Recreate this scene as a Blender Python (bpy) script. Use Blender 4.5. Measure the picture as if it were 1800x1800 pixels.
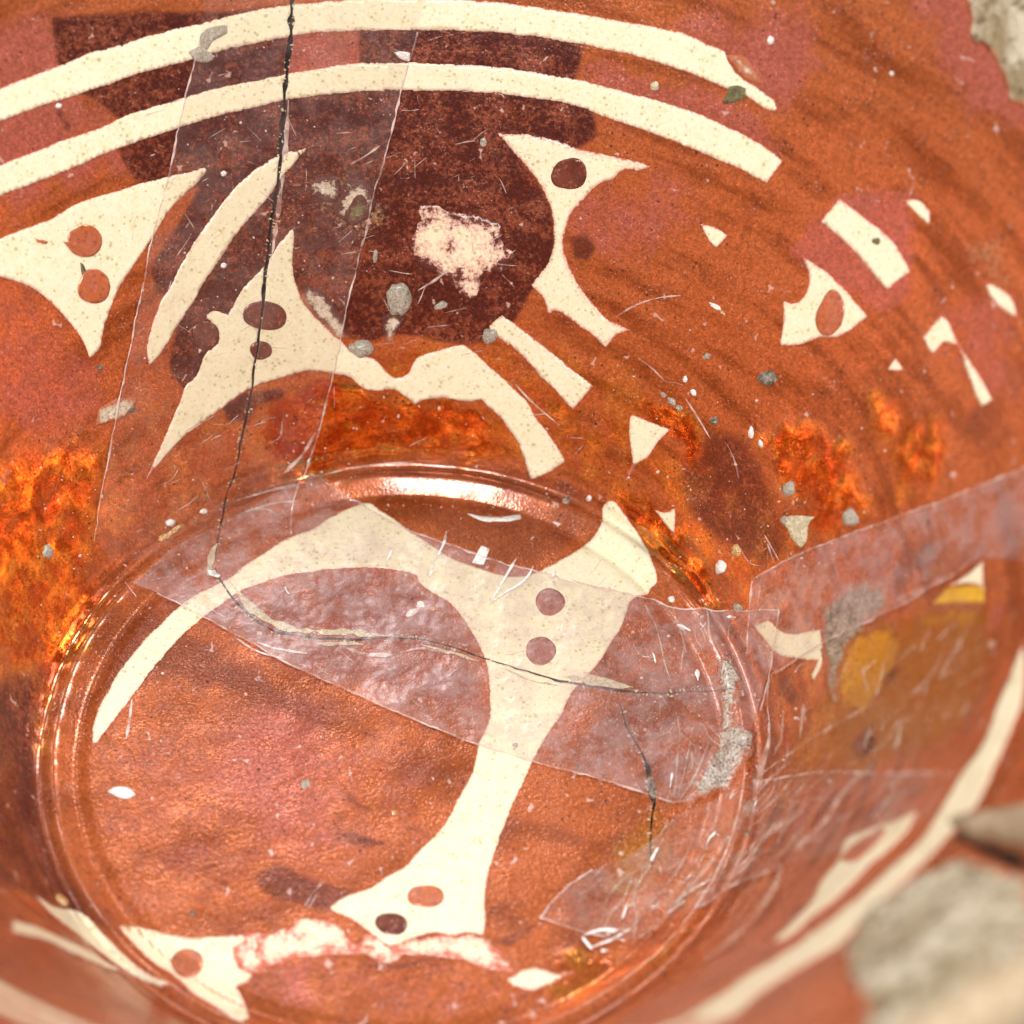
import bpy, bmesh, math, random, time
import numpy as np
from mathutils import Vector, Matrix
from mathutils.geometry import delaunay_2d_cdt

T0 = time.time()
rng = np.random.RandomState(7)
random.seed(7)
for o in list(bpy.data.objects):
    bpy.data.objects.remove(o)
SC = bpy.context.scene
COL = SC.collection

# ------------------------------------------------------------------ camera
S = 0.035                 # metres per unit: the radius of the well ring is 35 mm
Z0 = 0.30                 # units: height of the well floor above the table
CAM_C = np.array([0.30575696, -4.19055759, 6.264894])
CAM_F = np.array([0.0, 0.62819258, -0.77805789])
CAM_R = np.array([0.99974981, 0.01740355, 0.01405137])
CAM_U = np.array([-0.02236793, 0.77786323, 0.62803541])
CAM_f = 4592.93           # focal length in photograph pixels (1800 wide)

cam_data = bpy.data.cameras.new('camera')
cam = bpy.data.objects.new('camera', cam_data)
COL.objects.link(cam)
m = Matrix.Identity(4)
for i in range(3):
    m[i][0], m[i][1], m[i][2] = CAM_R[i], CAM_U[i], -CAM_F[i]
    m[i][3] = (CAM_C[i] + (Z0 if i == 2 else 0)) * S
cam.matrix_world = m
cam_data.sensor_width = 36.0
cam_data.lens = CAM_f / 1800.0 * 36.0
cam_data.clip_start = 0.01
cam_data.clip_end = 20.0
cam_data.dof.use_dof = True
cam_data.dof.focus_distance = 7.75 * S
cam_data.dof.aperture_fstop = 19.0
SC.camera = cam

# ------------------------------------------------------------------ world and lamps
world = bpy.data.worlds.new('World')
SC.world = world
world.use_nodes = True
bg = world.node_tree.nodes['Background']
bg.inputs[0].default_value = (1.0, 0.99, 0.97, 1)
bg.inputs[1].default_value = 0.21


def area(name, loc, target, size, energy, color):
    d = bpy.data.lights.new(name, 'AREA')
    d.shape = 'RECTANGLE'
    d.size, d.size_y = size
    d.energy = energy
    d.color = color
    o = bpy.data.objects.new(name, d)
    COL.objects.link(o)
    o.location = loc
    o.rotation_euler = (Vector(target) - Vector(loc)).to_track_quat('-Z', 'Y').to_euler()
    return o


area('key_light', (-0.08, -0.30, 0.50), (0, 0.02, 0.03), (0.20, 0.12), 2.9, (1.0, 0.985, 0.96))  # added key light, placed to make the lower wall and ring shine
area('window_back', (-0.10, 0.46, 0.52), (0, 0, 0.02), (0.10, 0.16), 0.52, (0.95, 0.97, 1.0))
area('added_light_right', (0.40, 0.34, 0.50), (0, 0, 0.02), (0.16, 0.22), 2.6, (1.0, 0.98, 0.95))  # added unseen light, sparks copper reflections on the left lower wall
area('added_light_left', (-0.46, 0.28, 0.46), (0, 0, 0.02), (0.12, 0.20), 1.1, (1.0, 0.98, 0.95))  # added unseen light for reflections on the right lower wall

SC.view_settings.view_transform = 'Standard'
SC.view_settings.look = 'None'
SC.view_settings.exposure = 0.25
SC.view_settings.gamma = 1.0
SC.view_settings.use_curve_mapping = False
SC.render.engine = 'CYCLES'
SC.cycles.max_bounces = 4
SC.cycles.diffuse_bounces = 2
SC.cycles.glossy_bounces = 2
SC.cycles.transmission_bounces = 0
SC.cycles.transparent_max_bounces = 8
SC.cycles.caustics_reflective = False
SC.cycles.caustics_refractive = False
SC.cycles.use_adaptive_sampling = True
SC.cycles.adaptive_threshold = 0.03
SC.cycles.use_light_tree = False
SC.render.resolution_x = SC.render.resolution_y = 1024

# ------------------------------------------------------------------ the shape of the bowl
RB, HB, KW = 1.61078, 1.10718, -0.13
R_RIM = 2.15


def prof(r):
    """height of the inner surface over the well floor at radius r"""
    r = np.asarray(r, float)
    x0 = (r - 1.035) / (RB - 1.035)
    w = 0.018
    x = w * np.logaddexp(0, x0 / w)
    z = HB * (x + KW * x * (x - 1))
    z = z + 0.028 * np.exp(-((r - 0.990) / 0.031) ** 2)
    z = z + 0.012 * np.exp(-((r - 1.052) / 0.009) ** 2)
    z = z - 0.012 * np.exp(-((r - 0.925) / 0.018) ** 2)
    z = z + 0.020 * np.clip(r, 0, 1) ** 2 - 0.020
    return z


_r = np.linspace(0, R_RIM + 0.05, 20001)
_z = prof(_r)
_s = np.concatenate([[0], np.cumsum(np.hypot(np.diff(_r), np.diff(_z)))])
_dz = np.gradient(_z, _r)
S_RIM = float(np.interp(R_RIM, _r, _s))


def px_rays(px):
    px = np.asarray(px, float).reshape(-1, 2)
    d = CAM_F + ((px[:, 0] - 900) / CAM_f)[:, None] * CAM_R + ((900 - px[:, 1]) / CAM_f)[:, None] * CAM_U
    return d


def px_xyz(px):
    """where the line of sight through a photograph pixel meets the bowl (units)"""
    d = px_rays(px)
    n = len(d)
    ts = np.linspace(4.5, 8.9, 220)
    lo = np.full(n, np.nan)
    for a, b in zip(ts[:-1], ts[1:]):
        P = CAM_C + b * d
        r = np.hypot(P[:, 0], P[:, 1])
        g = P[:, 2] - np.interp(r, _r, _z)
        m_ = np.isnan(lo) & (g < 0) & (r < R_RIM + 0.04)
        lo[m_] = a
    lo = np.where(np.isnan(lo), 7.7, lo)
    hi = lo + (ts[1] - ts[0])
    for _ in range(22):
        mid = (lo + hi) / 2
        P = CAM_C + mid[:, None] * d
        g = P[:, 2] - np.interp(np.hypot(P[:, 0], P[:, 1]), _r, _z)
        hi = np.where(g < 0, mid, hi)
        lo = np.where(g < 0, lo, mid)
    return CAM_C + hi[:, None] * d


def xyz_uv(P):
    r = np.hypot(P[:, 0], P[:, 1])
    s = np.interp(r, _r, _s)
    k = s / np.maximum(r, 1e-9)
    return P[:, :2] * k[:, None]


def px_uv(px):
    """photograph pixels -> the bowl's own unrolled paint plane"""
    return xyz_uv(px_xyz(px))


SWIRL = px_uv([(700, 1325)])[0]


def unevenness(uv):
    # hand-thrown, slightly wavy glaze (millimetres)
    x, y = uv[:, 0], uv[:, 1]
    h = np.sin(9 * x + 4 * y + 0.6) * np.sin(7 * y - 5 * x + 1.0) + 0.55 * np.sin(21 * x - 9 * y) * np.sin(17 * y + 12 * x + 2.0)
    h += 0.30 * np.sin(41 * x + 23 * y + 1.0) * np.sin(37 * y - 19 * x)
    d = np.hypot(x - SWIRL[0], y - SWIRL[1])
    return 0.055 * h + 0.05 * np.sin(48 * d + 1.2 * np.sin(6 * x)) * np.exp(-(d / 0.20) ** 2)


def uv_xyz(uv, off=0.0):
    """unrolled plane -> world metres, off = millimetres out of the glaze"""
    uv = np.asarray(uv, float)
    s = np.hypot(uv[:, 0], uv[:, 1])
    r = np.interp(s, _s, _r)
    z = np.interp(r, _r, _z)
    dz = np.interp(r, _r, _dz)
    c = uv / np.maximum(s, 1e-9)[:, None]
    n = np.stack([-dz * c[:, 0], -dz * c[:, 1], np.ones_like(dz)], 1)
    n /= np.linalg.norm(n, axis=1)[:, None]
    P = np.stack([r * c[:, 0], r * c[:, 1], z + Z0], 1) * S
    return P + n * ((np.asarray(off) + unevenness(uv)) * 0.001).reshape(-1, 1)


def normals(uv):
    uv = np.asarray(uv, float)
    s = np.hypot(uv[:, 0], uv[:, 1])
    r = np.interp(s, _s, _r)
    dz = np.interp(r, _r, _dz)
    c = uv / np.maximum(s, 1e-9)[:, None]
    n = np.stack([-dz * c[:, 0], -dz * c[:, 1], np.ones_like(dz)], 1)
    return n / np.linalg.norm(n, axis=1)[:, None]


# ------------------------------------------------------------------ 2D helpers
def smooth_noise(n, step=6):
    k = max(4, n // step)
    a = rng.normal(size=k)
    x = np.linspace(0, k, n, endpoint=False)
    i = x.astype(int)
    f = x - i
    f = f * f * (3 - 2 * f)
    return a[i % k] * (1 - f) + a[(i + 1) % k] * f


def spline(pts, closed=True, step=4.0, jitter=0.7, sharp=50):
    """dense curve through traced points; corners sharper than `sharp` degrees stay corners"""
    p = np.asarray(pts, float)
    n = len(p)
    nseg = n if closed else n - 1
    tang = np.zeros_like(p)
    corner = np.zeros(n, bool)
    for i in range(n):
        if not closed and i in (0, n - 1):
            corner[i] = True
            continue
        a, b, c = p[(i - 1) % n], p[i], p[(i + 1) % n]
        d1, d2 = b - a, c - b
        l1, l2 = np.hypot(*d1) + 1e-9, np.hypot(*d2) + 1e-9
        ang = math.degrees(math.acos(np.clip(np.dot(d1, d2) / l1 / l2, -1, 1)))
        corner[i] = ang > sharp
        t = d1 / l1 + d2 / l2
        tang[i] = t / (np.hypot(*t) + 1e-9)
    out = []
    for i in range(nseg):
        j = (i + 1) % n
        d = p[j] - p[i]
        L = np.hypot(*d) + 1e-9
        m0 = d if corner[i] else tang[i] * L
        m1 = d if corner[j] else tang[j] * L
        k = max(1, int(round(L / step)))
        for q in range(k):
            t = q / k
            h00 = 2 * t**3 - 3 * t**2 + 1
            h10 = t**3 - 2 * t**2 + t
            h01 = -2 * t**3 + 3 * t**2
            h11 = t**3 - t**2
            out.append(h00 * p[i] + h10 * m0 + h01 * p[j] + h11 * m1)
    if not closed:
        out.append(p[-1])
    out = np.array(out)
    if jitter:
        out = out + jitter * np.stack([smooth_noise(len(out), 3), smooth_noise(len(out), 3)], 1) * 0.6
        out = out + jitter * np.stack([smooth_noise(len(out), 9), smooth_noise(len(out), 9)], 1) * 0.7
    return out


def ellipse(cx, cy, rx, ry, rot=0, n=28, wob=0.08):
    a = np.linspace(0, 2 * np.pi, n, endpoint=False)
    k = 1 + wob * smooth_noise(n, 4)
    x, y = rx * np.cos(a) * k, ry * np.sin(a) * k
    c, s = math.cos(math.radians(rot)), math.sin(math.radians(rot))
    return np.stack([cx + x * c - y * s, cy + x * s + y * c], 1)


def inside(P, poly):
    P = np.asarray(P, float)
    poly = np.asarray(poly, float)
    res = np.zeros(len(P), bool)
    lo, hi = poly.min(0), poly.max(0)
    idx = np.where((P[:, 0] >= lo[0]) & (P[:, 0] <= hi[0]) & (P[:, 1] >= lo[1]) & (P[:, 1] <= hi[1]))[0]
    if len(idx) == 0:
        return res
    q = P[idx]
    c = np.zeros(len(q), bool)
    x, y = q[:, 0], q[:, 1]
    a = poly
    b = np.roll(poly, -1, 0)
    for (x1, y1), (x2, y2) in zip(a, b):
        if y1 == y2:
            continue
        k = (y1 > y) != (y2 > y)
        c ^= k & (x < (x2 - x1) * (y - y1) / (y2 - y1) + x1)
    res[idx] = c
    return res


def seg_dist(P, poly, closed=True):
    P = np.asarray(P, float)
    a = np.asarray(poly, float)
    b = np.roll(a, -1, 0)
    if not closed:
        a, b = a[:-1], b[:-1]
    d = np.full(len(P), 1e9)
    for p, q in zip(a, b):
        v = q - p
        L2 = v @ v + 1e-18
        t = np.clip(((P - p) @ v) / L2, 0, 1)
        e = P - (p + t[:, None] * v)
        d = np.minimum(d, (e * e).sum(1))
    return np.sqrt(d)


def ribbon_poly(line, width):
    """closed polygon round an open line; width = number or one per point"""
    p = np.asarray(line, float)
    w = np.broadcast_to(np.asarray(width, float), (len(p),)) / 2
    t = np.gradient(p, axis=0)
    t /= np.linalg.norm(t, axis=1)[:, None] + 1e-9
    n = np.stack([-t[:, 1], t[:, 0]], 1)
    return np.concatenate([p + n * w[:, None], (p - n * w[:, None])[::-1]])


PX = 1 / 630.0          # one photograph pixel near the well, in units

# ------------------------------------------------------------------ cracks (real gaps in the glaze) and a flake's shadow
def crack_poly(pts, widths, jit=1.2):
    c = spline(pts, closed=False, step=6, jitter=jit)
    x = np.linspace(0, 1, len(c))
    w = np.interp(x, np.linspace(0, 1, len(widths)), widths) * (1 + 0.28 * smooth_noise(len(c), 3))
    return np.clip(w, 0.8, None), c


CR = []
for pts, wd in [
    ([(528, -230), (522, -160), (519, -95), (516, -40), (513, 20), (511, 60), (506, 110), (502, 150), (499, 200), (495, 260), (489, 320), (480, 380), (473, 430), (466, 490), (462, 540), (455, 600), (448, 640), (441, 690), (433, 730), (425, 765), (416, 810), (405, 850), (392, 905), (383, 950), (378, 985)],
     [9, 9, 9, 9, 8, 8, 7, 6, 6, 5, 4, 3.5, 3, 2.6, 2]),
    ([(378, 998), (388, 1018), (402, 1040), (420, 1062), (440, 1085), (468, 1103), (505, 1114), (570, 1122), (640, 1124), (700, 1122), (750, 1128), (800, 1141), (850, 1157), (900, 1172), (950, 1187), (995, 1199), (1040, 1207), (1100, 1214), (1190, 1217), (1300, 1214)],
     [3, 3.2, 4, 4, 3.5, 2.6, 2.4, 3, 3.6, 4, 4.4, 3.6, 2.6, 2.2, 1.8]),
    ([(1091, 1236), (1096, 1258), (1104, 1282), (1116, 1300), (1128, 1322), (1138, 1350), (1144, 1380), (1150, 1412), (1146, 1440), (1145, 1470), (1143, 1500), (1145, 1528)],
     [2, 2.6, 3.4, 4, 4.4, 9, 12, 4, 3.6, 3, 2.4, 2]),
    ([(1676, 1474), (1700, 1480), (1730, 1492), (1765, 1506), (1830, 1524)], [6, 16, 24, 26, 24]),  # shadow under the lifted flake, cut in as a dark gap
]:
    w, c = crack_poly(pts, wd)
    poly = px_uv(ribbon_poly(c, w))
    CR.append(dict(uv=poly, line=px_uv(c), bb=(poly.min(0) - 0.02, poly.max(0) + 0.02)))

# ------------------------------------------------------------------ colour fields of the lustre: brush work, painted shade, sheen and reflections
FIELD = {'dark': [], 'pink': [], 'yellow': [], 'wear': [], 'flash': []}


def region(kind, pts, soft, val=1.0, closed=True):
    FIELD[kind].append((px_uv(spline(pts, closed, 14, 0)), soft * PX * (1.7 if kind == 'pink' else 1.0), val))


region('dark', [(90, 30), (280, 20), (400, 20), (500, 10), (505, 60), (500, 150), (640, 150), (630, 60), (640, 20), (1010, 40), (1025, 90), (1010, 150), (1045, 205), (1050, 240), (1010, 262), (880, 235), (930, 300), (962, 350), (975, 400), (968, 460), (930, 520), (900, 570), (850, 600), (800, 604), (700, 588), (640, 600), (560, 560), (520, 500), (470, 480), (425, 560), (400, 612), (345, 668), (328, 690), (300, 650), (304, 600), (330, 530), (275, 515), (262, 470), (290, 430), (350, 330), (300, 330), (240, 320), (208, 262), (215, 215), (170, 178), (108, 150)], 7)
region('dark', [(95, 195), (105, 190), (128, 222), (118, 236)], 6, 0.7)
region('dark', [(1000, 415), (1030, 412), (1050, 435), (1035, 462), (1005, 455)], 8, 0.75)
region('dark', [(1240, 740), (1300, 765), (1345, 835), (1368, 915), (1388, 975), (1340, 1000), (1285, 965), (1240, 935), (1200, 880), (1195, 830), (1225, 785)], 24, 0.75)
region('dark', [(388, 716), (425, 692), (500, 682), (502, 700), (450, 716), (438, 748), (402, 742)], 7)
region('dark', [(440, 1540), (480, 1520), (560, 1548), (625, 1566), (572, 1602), (530, 1592), (465, 1572)], 8, 0.7)
region('dark', [(580, 1462), (622, 1464), (690, 1486), (655, 1490), (612, 1480)], 6, 0.75)
region('dark', [(600, 1360), (618, 1395), (650, 1420), (690, 1430), (650, 1432), (608, 1408)], 7, 0.6)
region('dark', [(622, 1696), (700, 1690), (770, 1681), (755, 1694), (690, 1706), (630, 1706)], 5, 0.6)
region('dark', [(850, 1600), (905, 1580), (900, 1592), (860, 1616)], 6, 0.5)
region('dark', [(856, 1655), (900, 1640), (955, 1615), (935, 1640), (895, 1668)], 7, 0.6)
region('dark', [(870, 1430), (950, 1440), (1010, 1460), (1050, 1485), (1000, 1490), (900, 1478), (870, 1490)], 16, 0.45)
region('dark', [(1690, 715), (1760, 700), (1790, 760), (1740, 800), (1690, 770)], 18, 0.45)
region('dark', [(660, 1330), (760, 1330), (830, 1350), (815, 1390), (750, 1372), (680, 1368)], 20, 0.4)
region('dark', [(250, 1060), (330, 1100), (420, 1150), (560, 1240), (660, 1300), (560, 1290), (420, 1230), (300, 1200), (190, 1240), (160, 1190)], 34, 0.56)
region('dark', [(230, 1040), (420, 1060), (520, 1020), (700, 1010), (780, 1070), (840, 1150), (850, 1270), (800, 1290), (600, 1200), (430, 1130)], 30, 0.45)
region('dark', [(740, 880), (1000, 890), (1050, 920), (1000, 960), (920, 1000), (800, 960), (720, 910)], 16, 0.42)
region('dark', [(-30, 1200), (90, 1160), (70, 1300), (95, 1500), (200, 1640), (150, 1620), (-30, 1540)], 45, 1.0)  # shade of the left lower wall, painted in as dark lustre
region('dark', [(1380, 1300), (1470, 1240), (1560, 1120), (1700, 1060), (1800, 1100), (1700, 1350), (1560, 1350)], 35, 0.3)
region('dark', [(560, 850), (700, 815), (900, 825), (1010, 850), (1060, 900), (900, 870), (720, 850)], 12, 0.45)
region('dark', [(1240, 240), (1380, 90), (1560, 110), (1700, 250), (1800, 420), (1700, 330), (1500, 180)], 40, 0.13)
region('pink', [(-30, 30), (110, 30), (130, 150), (210, 200), (215, 300), (-30, 380)], 25, 0.8)
region('pink', [(505, 55), (640, 55), (640, 150), (505, 150)], 12, 1.0)
region('pink', [(1020, 90), (1180, 130), (1350, 190), (1370, 300), (1240, 250), (1050, 190)], 20, 0.75)
region('pink', [(1150, 30), (1400, 20), (1450, 120), (1380, 190), (1280, 130)], 25, 0.8)
region('pink', [(1560, -30), (1840, -30), (1840, 260), (1740, 200), (1650, 90)], 30, 0.85)
region('pink', [(1390, 440), (1470, 350), (1600, 350), (1600, 500), (1545, 560)], 14, 0.85)
region('pink', [(-30, 420), (60, 520), (150, 620), (260, 640), (200, 760), (-30, 740)], 40, 0.5)
region('pink', [(980, 340), (1160, 300), (1240, 380), (1150, 450), (1010, 440)], 30, 0.6)
region('pink', [(360, 1260), (520, 1220), (620, 1290), (600, 1400), (620, 1480), (560, 1540), (440, 1480), (350, 1400)], 55, 0.72)  # mauve sheen of the floor centre, painted in as pink
region('pink', [(200, 1300), (400, 1180), (700, 1260), (830, 1320), (700, 1500), (560, 1560), (400, 1640), (200, 1600), (120, 1450)], 70, 0.34)
region('pink', [(500, 1690), (560, 1690), (560, 1760), (510, 1760)], 14, 1.0)
region('pink', [(240, 1700), (400, 1640), (860, 1680), (1000, 1700), (1000, 1790), (240, 1790)], 30, 0.3)
region('pink', [(1640, 540), (1780, 520), (1790, 700), (1720, 700)], 30, 0.6)
region('pink', [(520, 270), (640, 240), (680, 330), (640, 470), (560, 470), (520, 400)], 40, 0.55)
region('pink', [(230, 1040), (420, 1000), (700, 1000), (840, 1150), (850, 1280), (600, 1220), (430, 1150)], 40, 0.55)
region('pink', [(-30, 560), (160, 640), (220, 700), (140, 780), (-30, 760)], 40, 0.6)
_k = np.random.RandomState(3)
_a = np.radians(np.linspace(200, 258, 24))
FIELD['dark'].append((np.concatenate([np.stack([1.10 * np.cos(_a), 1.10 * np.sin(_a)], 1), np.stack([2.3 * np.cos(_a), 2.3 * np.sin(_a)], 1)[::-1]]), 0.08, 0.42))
for _i in range(104):      # blotches of thick and thin lustre on the near right wall
    _t = math.radians(_k.uniform(-72, 8) if _i < 64 else _k.uniform(195, 262))
    _q = _k.uniform(1.12, 2.15)
    _c = np.array([_q * math.cos(_t), _q * math.sin(_t)])
    _e = ellipse(0, 0, _k.uniform(0.03, 0.10), _k.uniform(0.02, 0.05), _k.uniform(0, 180), 16, 0.15)
    _kd = ('dark', 'dark', 'pink', 'yellow', 'wear')[_i % 5]
    FIELD[_kd].append((_e + _c, 0.018, {'dark': 0.85, 'pink': 0.9, 'yellow': 0.7, 'wear': 0.7}[_kd] * _k.uniform(0.6, 1.0)))
region('yellow', [(1478, 1160), (1500, 1110), (1580, 1080), (1600, 1110), (1560, 1200), (1500, 1280), (1480, 1250)], 46, 1.2)
region('yellow', [(1600, 1075), (1730, 1060), (1735, 1090), (1640, 1110)], 14, 0.9)
region('yellow', [(1480, 1180), (1560, 1090), (1640, 1060), (1730, 1060), (1740, 1200), (1660, 1300), (1560, 1340), (1450, 1370), (1370, 1400), (1390, 1290)], 45, 0.78)
region('yellow', [(1160, 1560), (1290, 1420), (1350, 1390), (1300, 1500), (1200, 1620)], 25, 0.45)
region('yellow', [(1060, 1470), (1140, 1420), (1190, 1400), (1190, 1470), (1140, 1560), (1060, 1570)], 26, 0.6)
region('yellow', [(1560, 1300), (1520, 1360), (1500, 1370), (1530, 1300)], 12, 0.7)
region('wear', [(580, 330), (625, 320), (680, 360), (660, 410), (600, 410), (560, 350)], 26, 0.8)
region('wear', [(1690, 430), (1760, 420), (1790, 520), (1720, 500)], 30, 0.6)
region('wear', [(60, 760), (110, 760), (110, 800), (60, 830)], 20, 0.6)


region('flash', [(430, 1290), (560, 1260), (700, 1290), (830, 1310), (780, 1400), (650, 1470), (540, 1540), (430, 1440)], 74, 0.26)
region('flash', [(-30, 830), (40, 800), (120, 770), (175, 800), (180, 900), (170, 1000), (200, 1050), (150, 1120), (110, 1200), (90, 1300), (60, 1330), (40, 1200), (-30, 1100)], 44, 0.85)
region('flash', [(440, 760), (500, 690), (600, 660), (700, 700), (840, 715), (900, 790), (830, 810), (700, 800), (560, 830), (480, 850)], 38, 1.0)
region('flash', [(660, 610), (760, 605), (770, 640), (700, 655)], 26, 0.6)
region('flash', [(200, 800), (330, 760), (420, 790), (400, 900), (300, 950), (200, 960)], 44, 0.45)
region('flash', [(1095, 715), (1180, 715), (1240, 770), (1250, 860), (1200, 830), (1180, 780), (1120, 740)], 26, 1.0)
region('flash', [(1070, 855), (1110, 860), (1160, 890), (1220, 960), (1260, 1060), (1225, 1075), (1190, 1020), (1110, 920)], 26, 1.0)
region('flash', [(1330, 790), (1390, 730), (1430, 735), (1500, 820), (1530, 900), (1440, 950), (1420, 900), (1370, 860)], 36, 0.85)
region('flash', [(1530, 700), (1570, 680), (1640, 740), (1670, 810), (1640, 880), (1570, 860), (1540, 780)], 40, 0.8)
region('flash', [(960, 1690), (1040, 1660), (1130, 1670), (1230, 1640), (1160, 1700), (1040, 1740), (900, 1790)], 32, 0.6)
region('flash', [(230, 1010), (150, 1120), (110, 1220), (95, 1330), (80, 1330), (95, 1210), (135, 1110), (210, 1010)], 24, 0.5)


def fields(uv, kinds=('dark', 'pink', 'yellow', 'wear')):
    out = []
    uv0 = uv
    x, y = uv[:, 0], uv[:, 1]
    wx = 0.5 * np.sin(13 * y + 5 * x) + 0.5 * np.sin(29 * x - 17 * y + 1) + 0.35 * np.sin(61 * y + 23 * x + 2)
    wy = 0.5 * np.sin(14 * x - 4 * y + 3) + 0.5 * np.sin(31 * y + 15 * x) + 0.35 * np.sin(57 * x - 31 * y)
    warped = uv + 0.028 * np.stack([wx, wy], 1)
    for kind in kinds:
        f = np.zeros(len(uv))
        uv = uv0 if kind == 'dark' else warped
        for poly, soft, val in FIELD[kind]:
            lo, hi = poly.min(0) - 3 * soft, poly.max(0) + 3 * soft
            idx = np.where((uv[:, 0] > lo[0]) & (uv[:, 0] < hi[0]) & (uv[:, 1] > lo[1]) & (uv[:, 1] < hi[1]))[0]
            if len(idx) == 0:
                continue
            q = uv[idx]
            d = seg_dist(q, poly)
            sd = np.where(inside(q, poly), d, -d)
            g = np.clip(0.5 + sd / (2.4 * soft), 0, 1)
            f[idx] = np.maximum(f[idx], val * g * g * (3 - 2 * g))
        out.append(f)
    return np.stack(out, 1)


# ------------------------------------------------------------------ materials
def nodes_of(name):
    mt = bpy.data.materials.new(name)
    mt.use_nodes = True
    nt = mt.node_tree
    nt.nodes.clear()
    out = nt.nodes.new('ShaderNodeOutputMaterial')
    return mt, nt, out


class NB:
    """small node-building helper"""
    def __init__(self, nt):
        self.nt = nt
        tc = nt.nodes.new('ShaderNodeTexCoord')
        self.co = tc.outputs['Object']

    def link(self, a, b):
        if hasattr(a, 'is_output'):
            self.nt.links.new(a, b)
        else:
            b.default_value = a

    def noise(self, scale, detail=2.0, rough=0.55, dist=0.0):
        n = self.nt.nodes.new('ShaderNodeTexNoise')
        n.inputs['Scale'].default_value = scale
        n.inputs['Detail'].default_value = detail
        n.inputs['Roughness'].default_value = rough
        n.inputs['Distortion'].default_value = dist
        self.link(self.co, n.inputs['Vector'])
        return n.outputs['Fac']

    def voronoi(self, scale, feature='F1', rand=1.0):
        n = self.nt.nodes.new('ShaderNodeTexVoronoi')
        n.feature = feature
        n.inputs['Scale'].default_value = scale
        n.inputs['Randomness'].default_value = rand
        self.link(self.co, n.inputs['Vector'])
        return n

    def ramp(self, fac, lo, hi, a=0.0, b=1.0):
        n = self.nt.nodes.new('ShaderNodeMapRange')
        n.interpolation_type = 'SMOOTHSTEP'
        n.inputs[1].default_value = lo
        n.inputs[2].default_value = hi
        n.inputs[3].default_value = a
        n.inputs[4].default_value = b
        self.link(fac, n.inputs[0])
        return n.outputs[0]

    def math(self, op, a, b=0.0, clamp=False):
        n = self.nt.nodes.new('ShaderNodeMath')
        n.operation = op
        n.use_clamp = clamp
        self.link(a, n.inputs[0])
        self.link(b, n.inputs[1])
        return n.outputs[0]

    def mix(self, fac, a, b, mode='MIX'):
        n = self.nt.nodes.new('ShaderNodeMix')
        n.data_type = 'RGBA'
        n.blend_type = mode
        self.link(fac, n.inputs[0])
        for v, i in ((a, 6), (b, 7)):
            if isinstance(v, tuple) and len(v) == 3:
                v = v + (1.0,)
            self.link(v, n.inputs[i])
        return n.outputs[2]

    def attr(self, name):
        n = self.nt.nodes.new('ShaderNodeAttribute')
        n.attribute_name = name
        return n

    def bump(self, height, dist, strength=1.0, normal=None):
        n = self.nt.nodes.new('ShaderNodeBump')
        n.inputs['Distance'].default_value = dist
        n.inputs['Strength'].default_value = strength
        self.link(height, n.inputs['Height'])
        if normal is not None:
            self.link(normal, n.inputs['Normal'])
        return n.outputs[0]

    def principled(self, **kw):
        n = self.nt.nodes.new('ShaderNodeBsdfPrincipled')
        for k, v in kw.items():
            k = {'color': 'Base Color', 'rough': 'Roughness', 'metal': 'Metallic', 'coat': 'Coat Weight', 'coat_rough': 'Coat Roughness',
                 'normal': 'Normal', 'coat_normal': 'Coat Normal', 'spec': 'Specular IOR Level', 'trans': 'Transmission Weight', 'ior': 'IOR'}[k]
            if isinstance(v, tuple) and len(v) == 3:
                v = v + (1.0,)
            self.link(v, n.inputs[k])
        return n.outputs[0]


ORANGE = (0.49, 0.122, 0.036)
BROWN = (0.27, 0.055, 0.010)
PINK = (0.46, 0.116, 0.074)
MAROON = (0.100, 0.019, 0.013)
UMBER = (0.25, 0.060, 0.028)
YELLOW = (0.38, 0.118, 0.004)
CREAM = (0.85, 0.785, 0.535)


def paint_fields(b):
    a = b.attr('paint')
    sep = b.nt.nodes.new('ShaderNodeSeparateColor')
    b.link(a.outputs['Color'], sep.inputs[0])
    return sep.outputs[0], sep.outputs[1], sep.outputs[2], a.outputs['Alpha']


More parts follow.
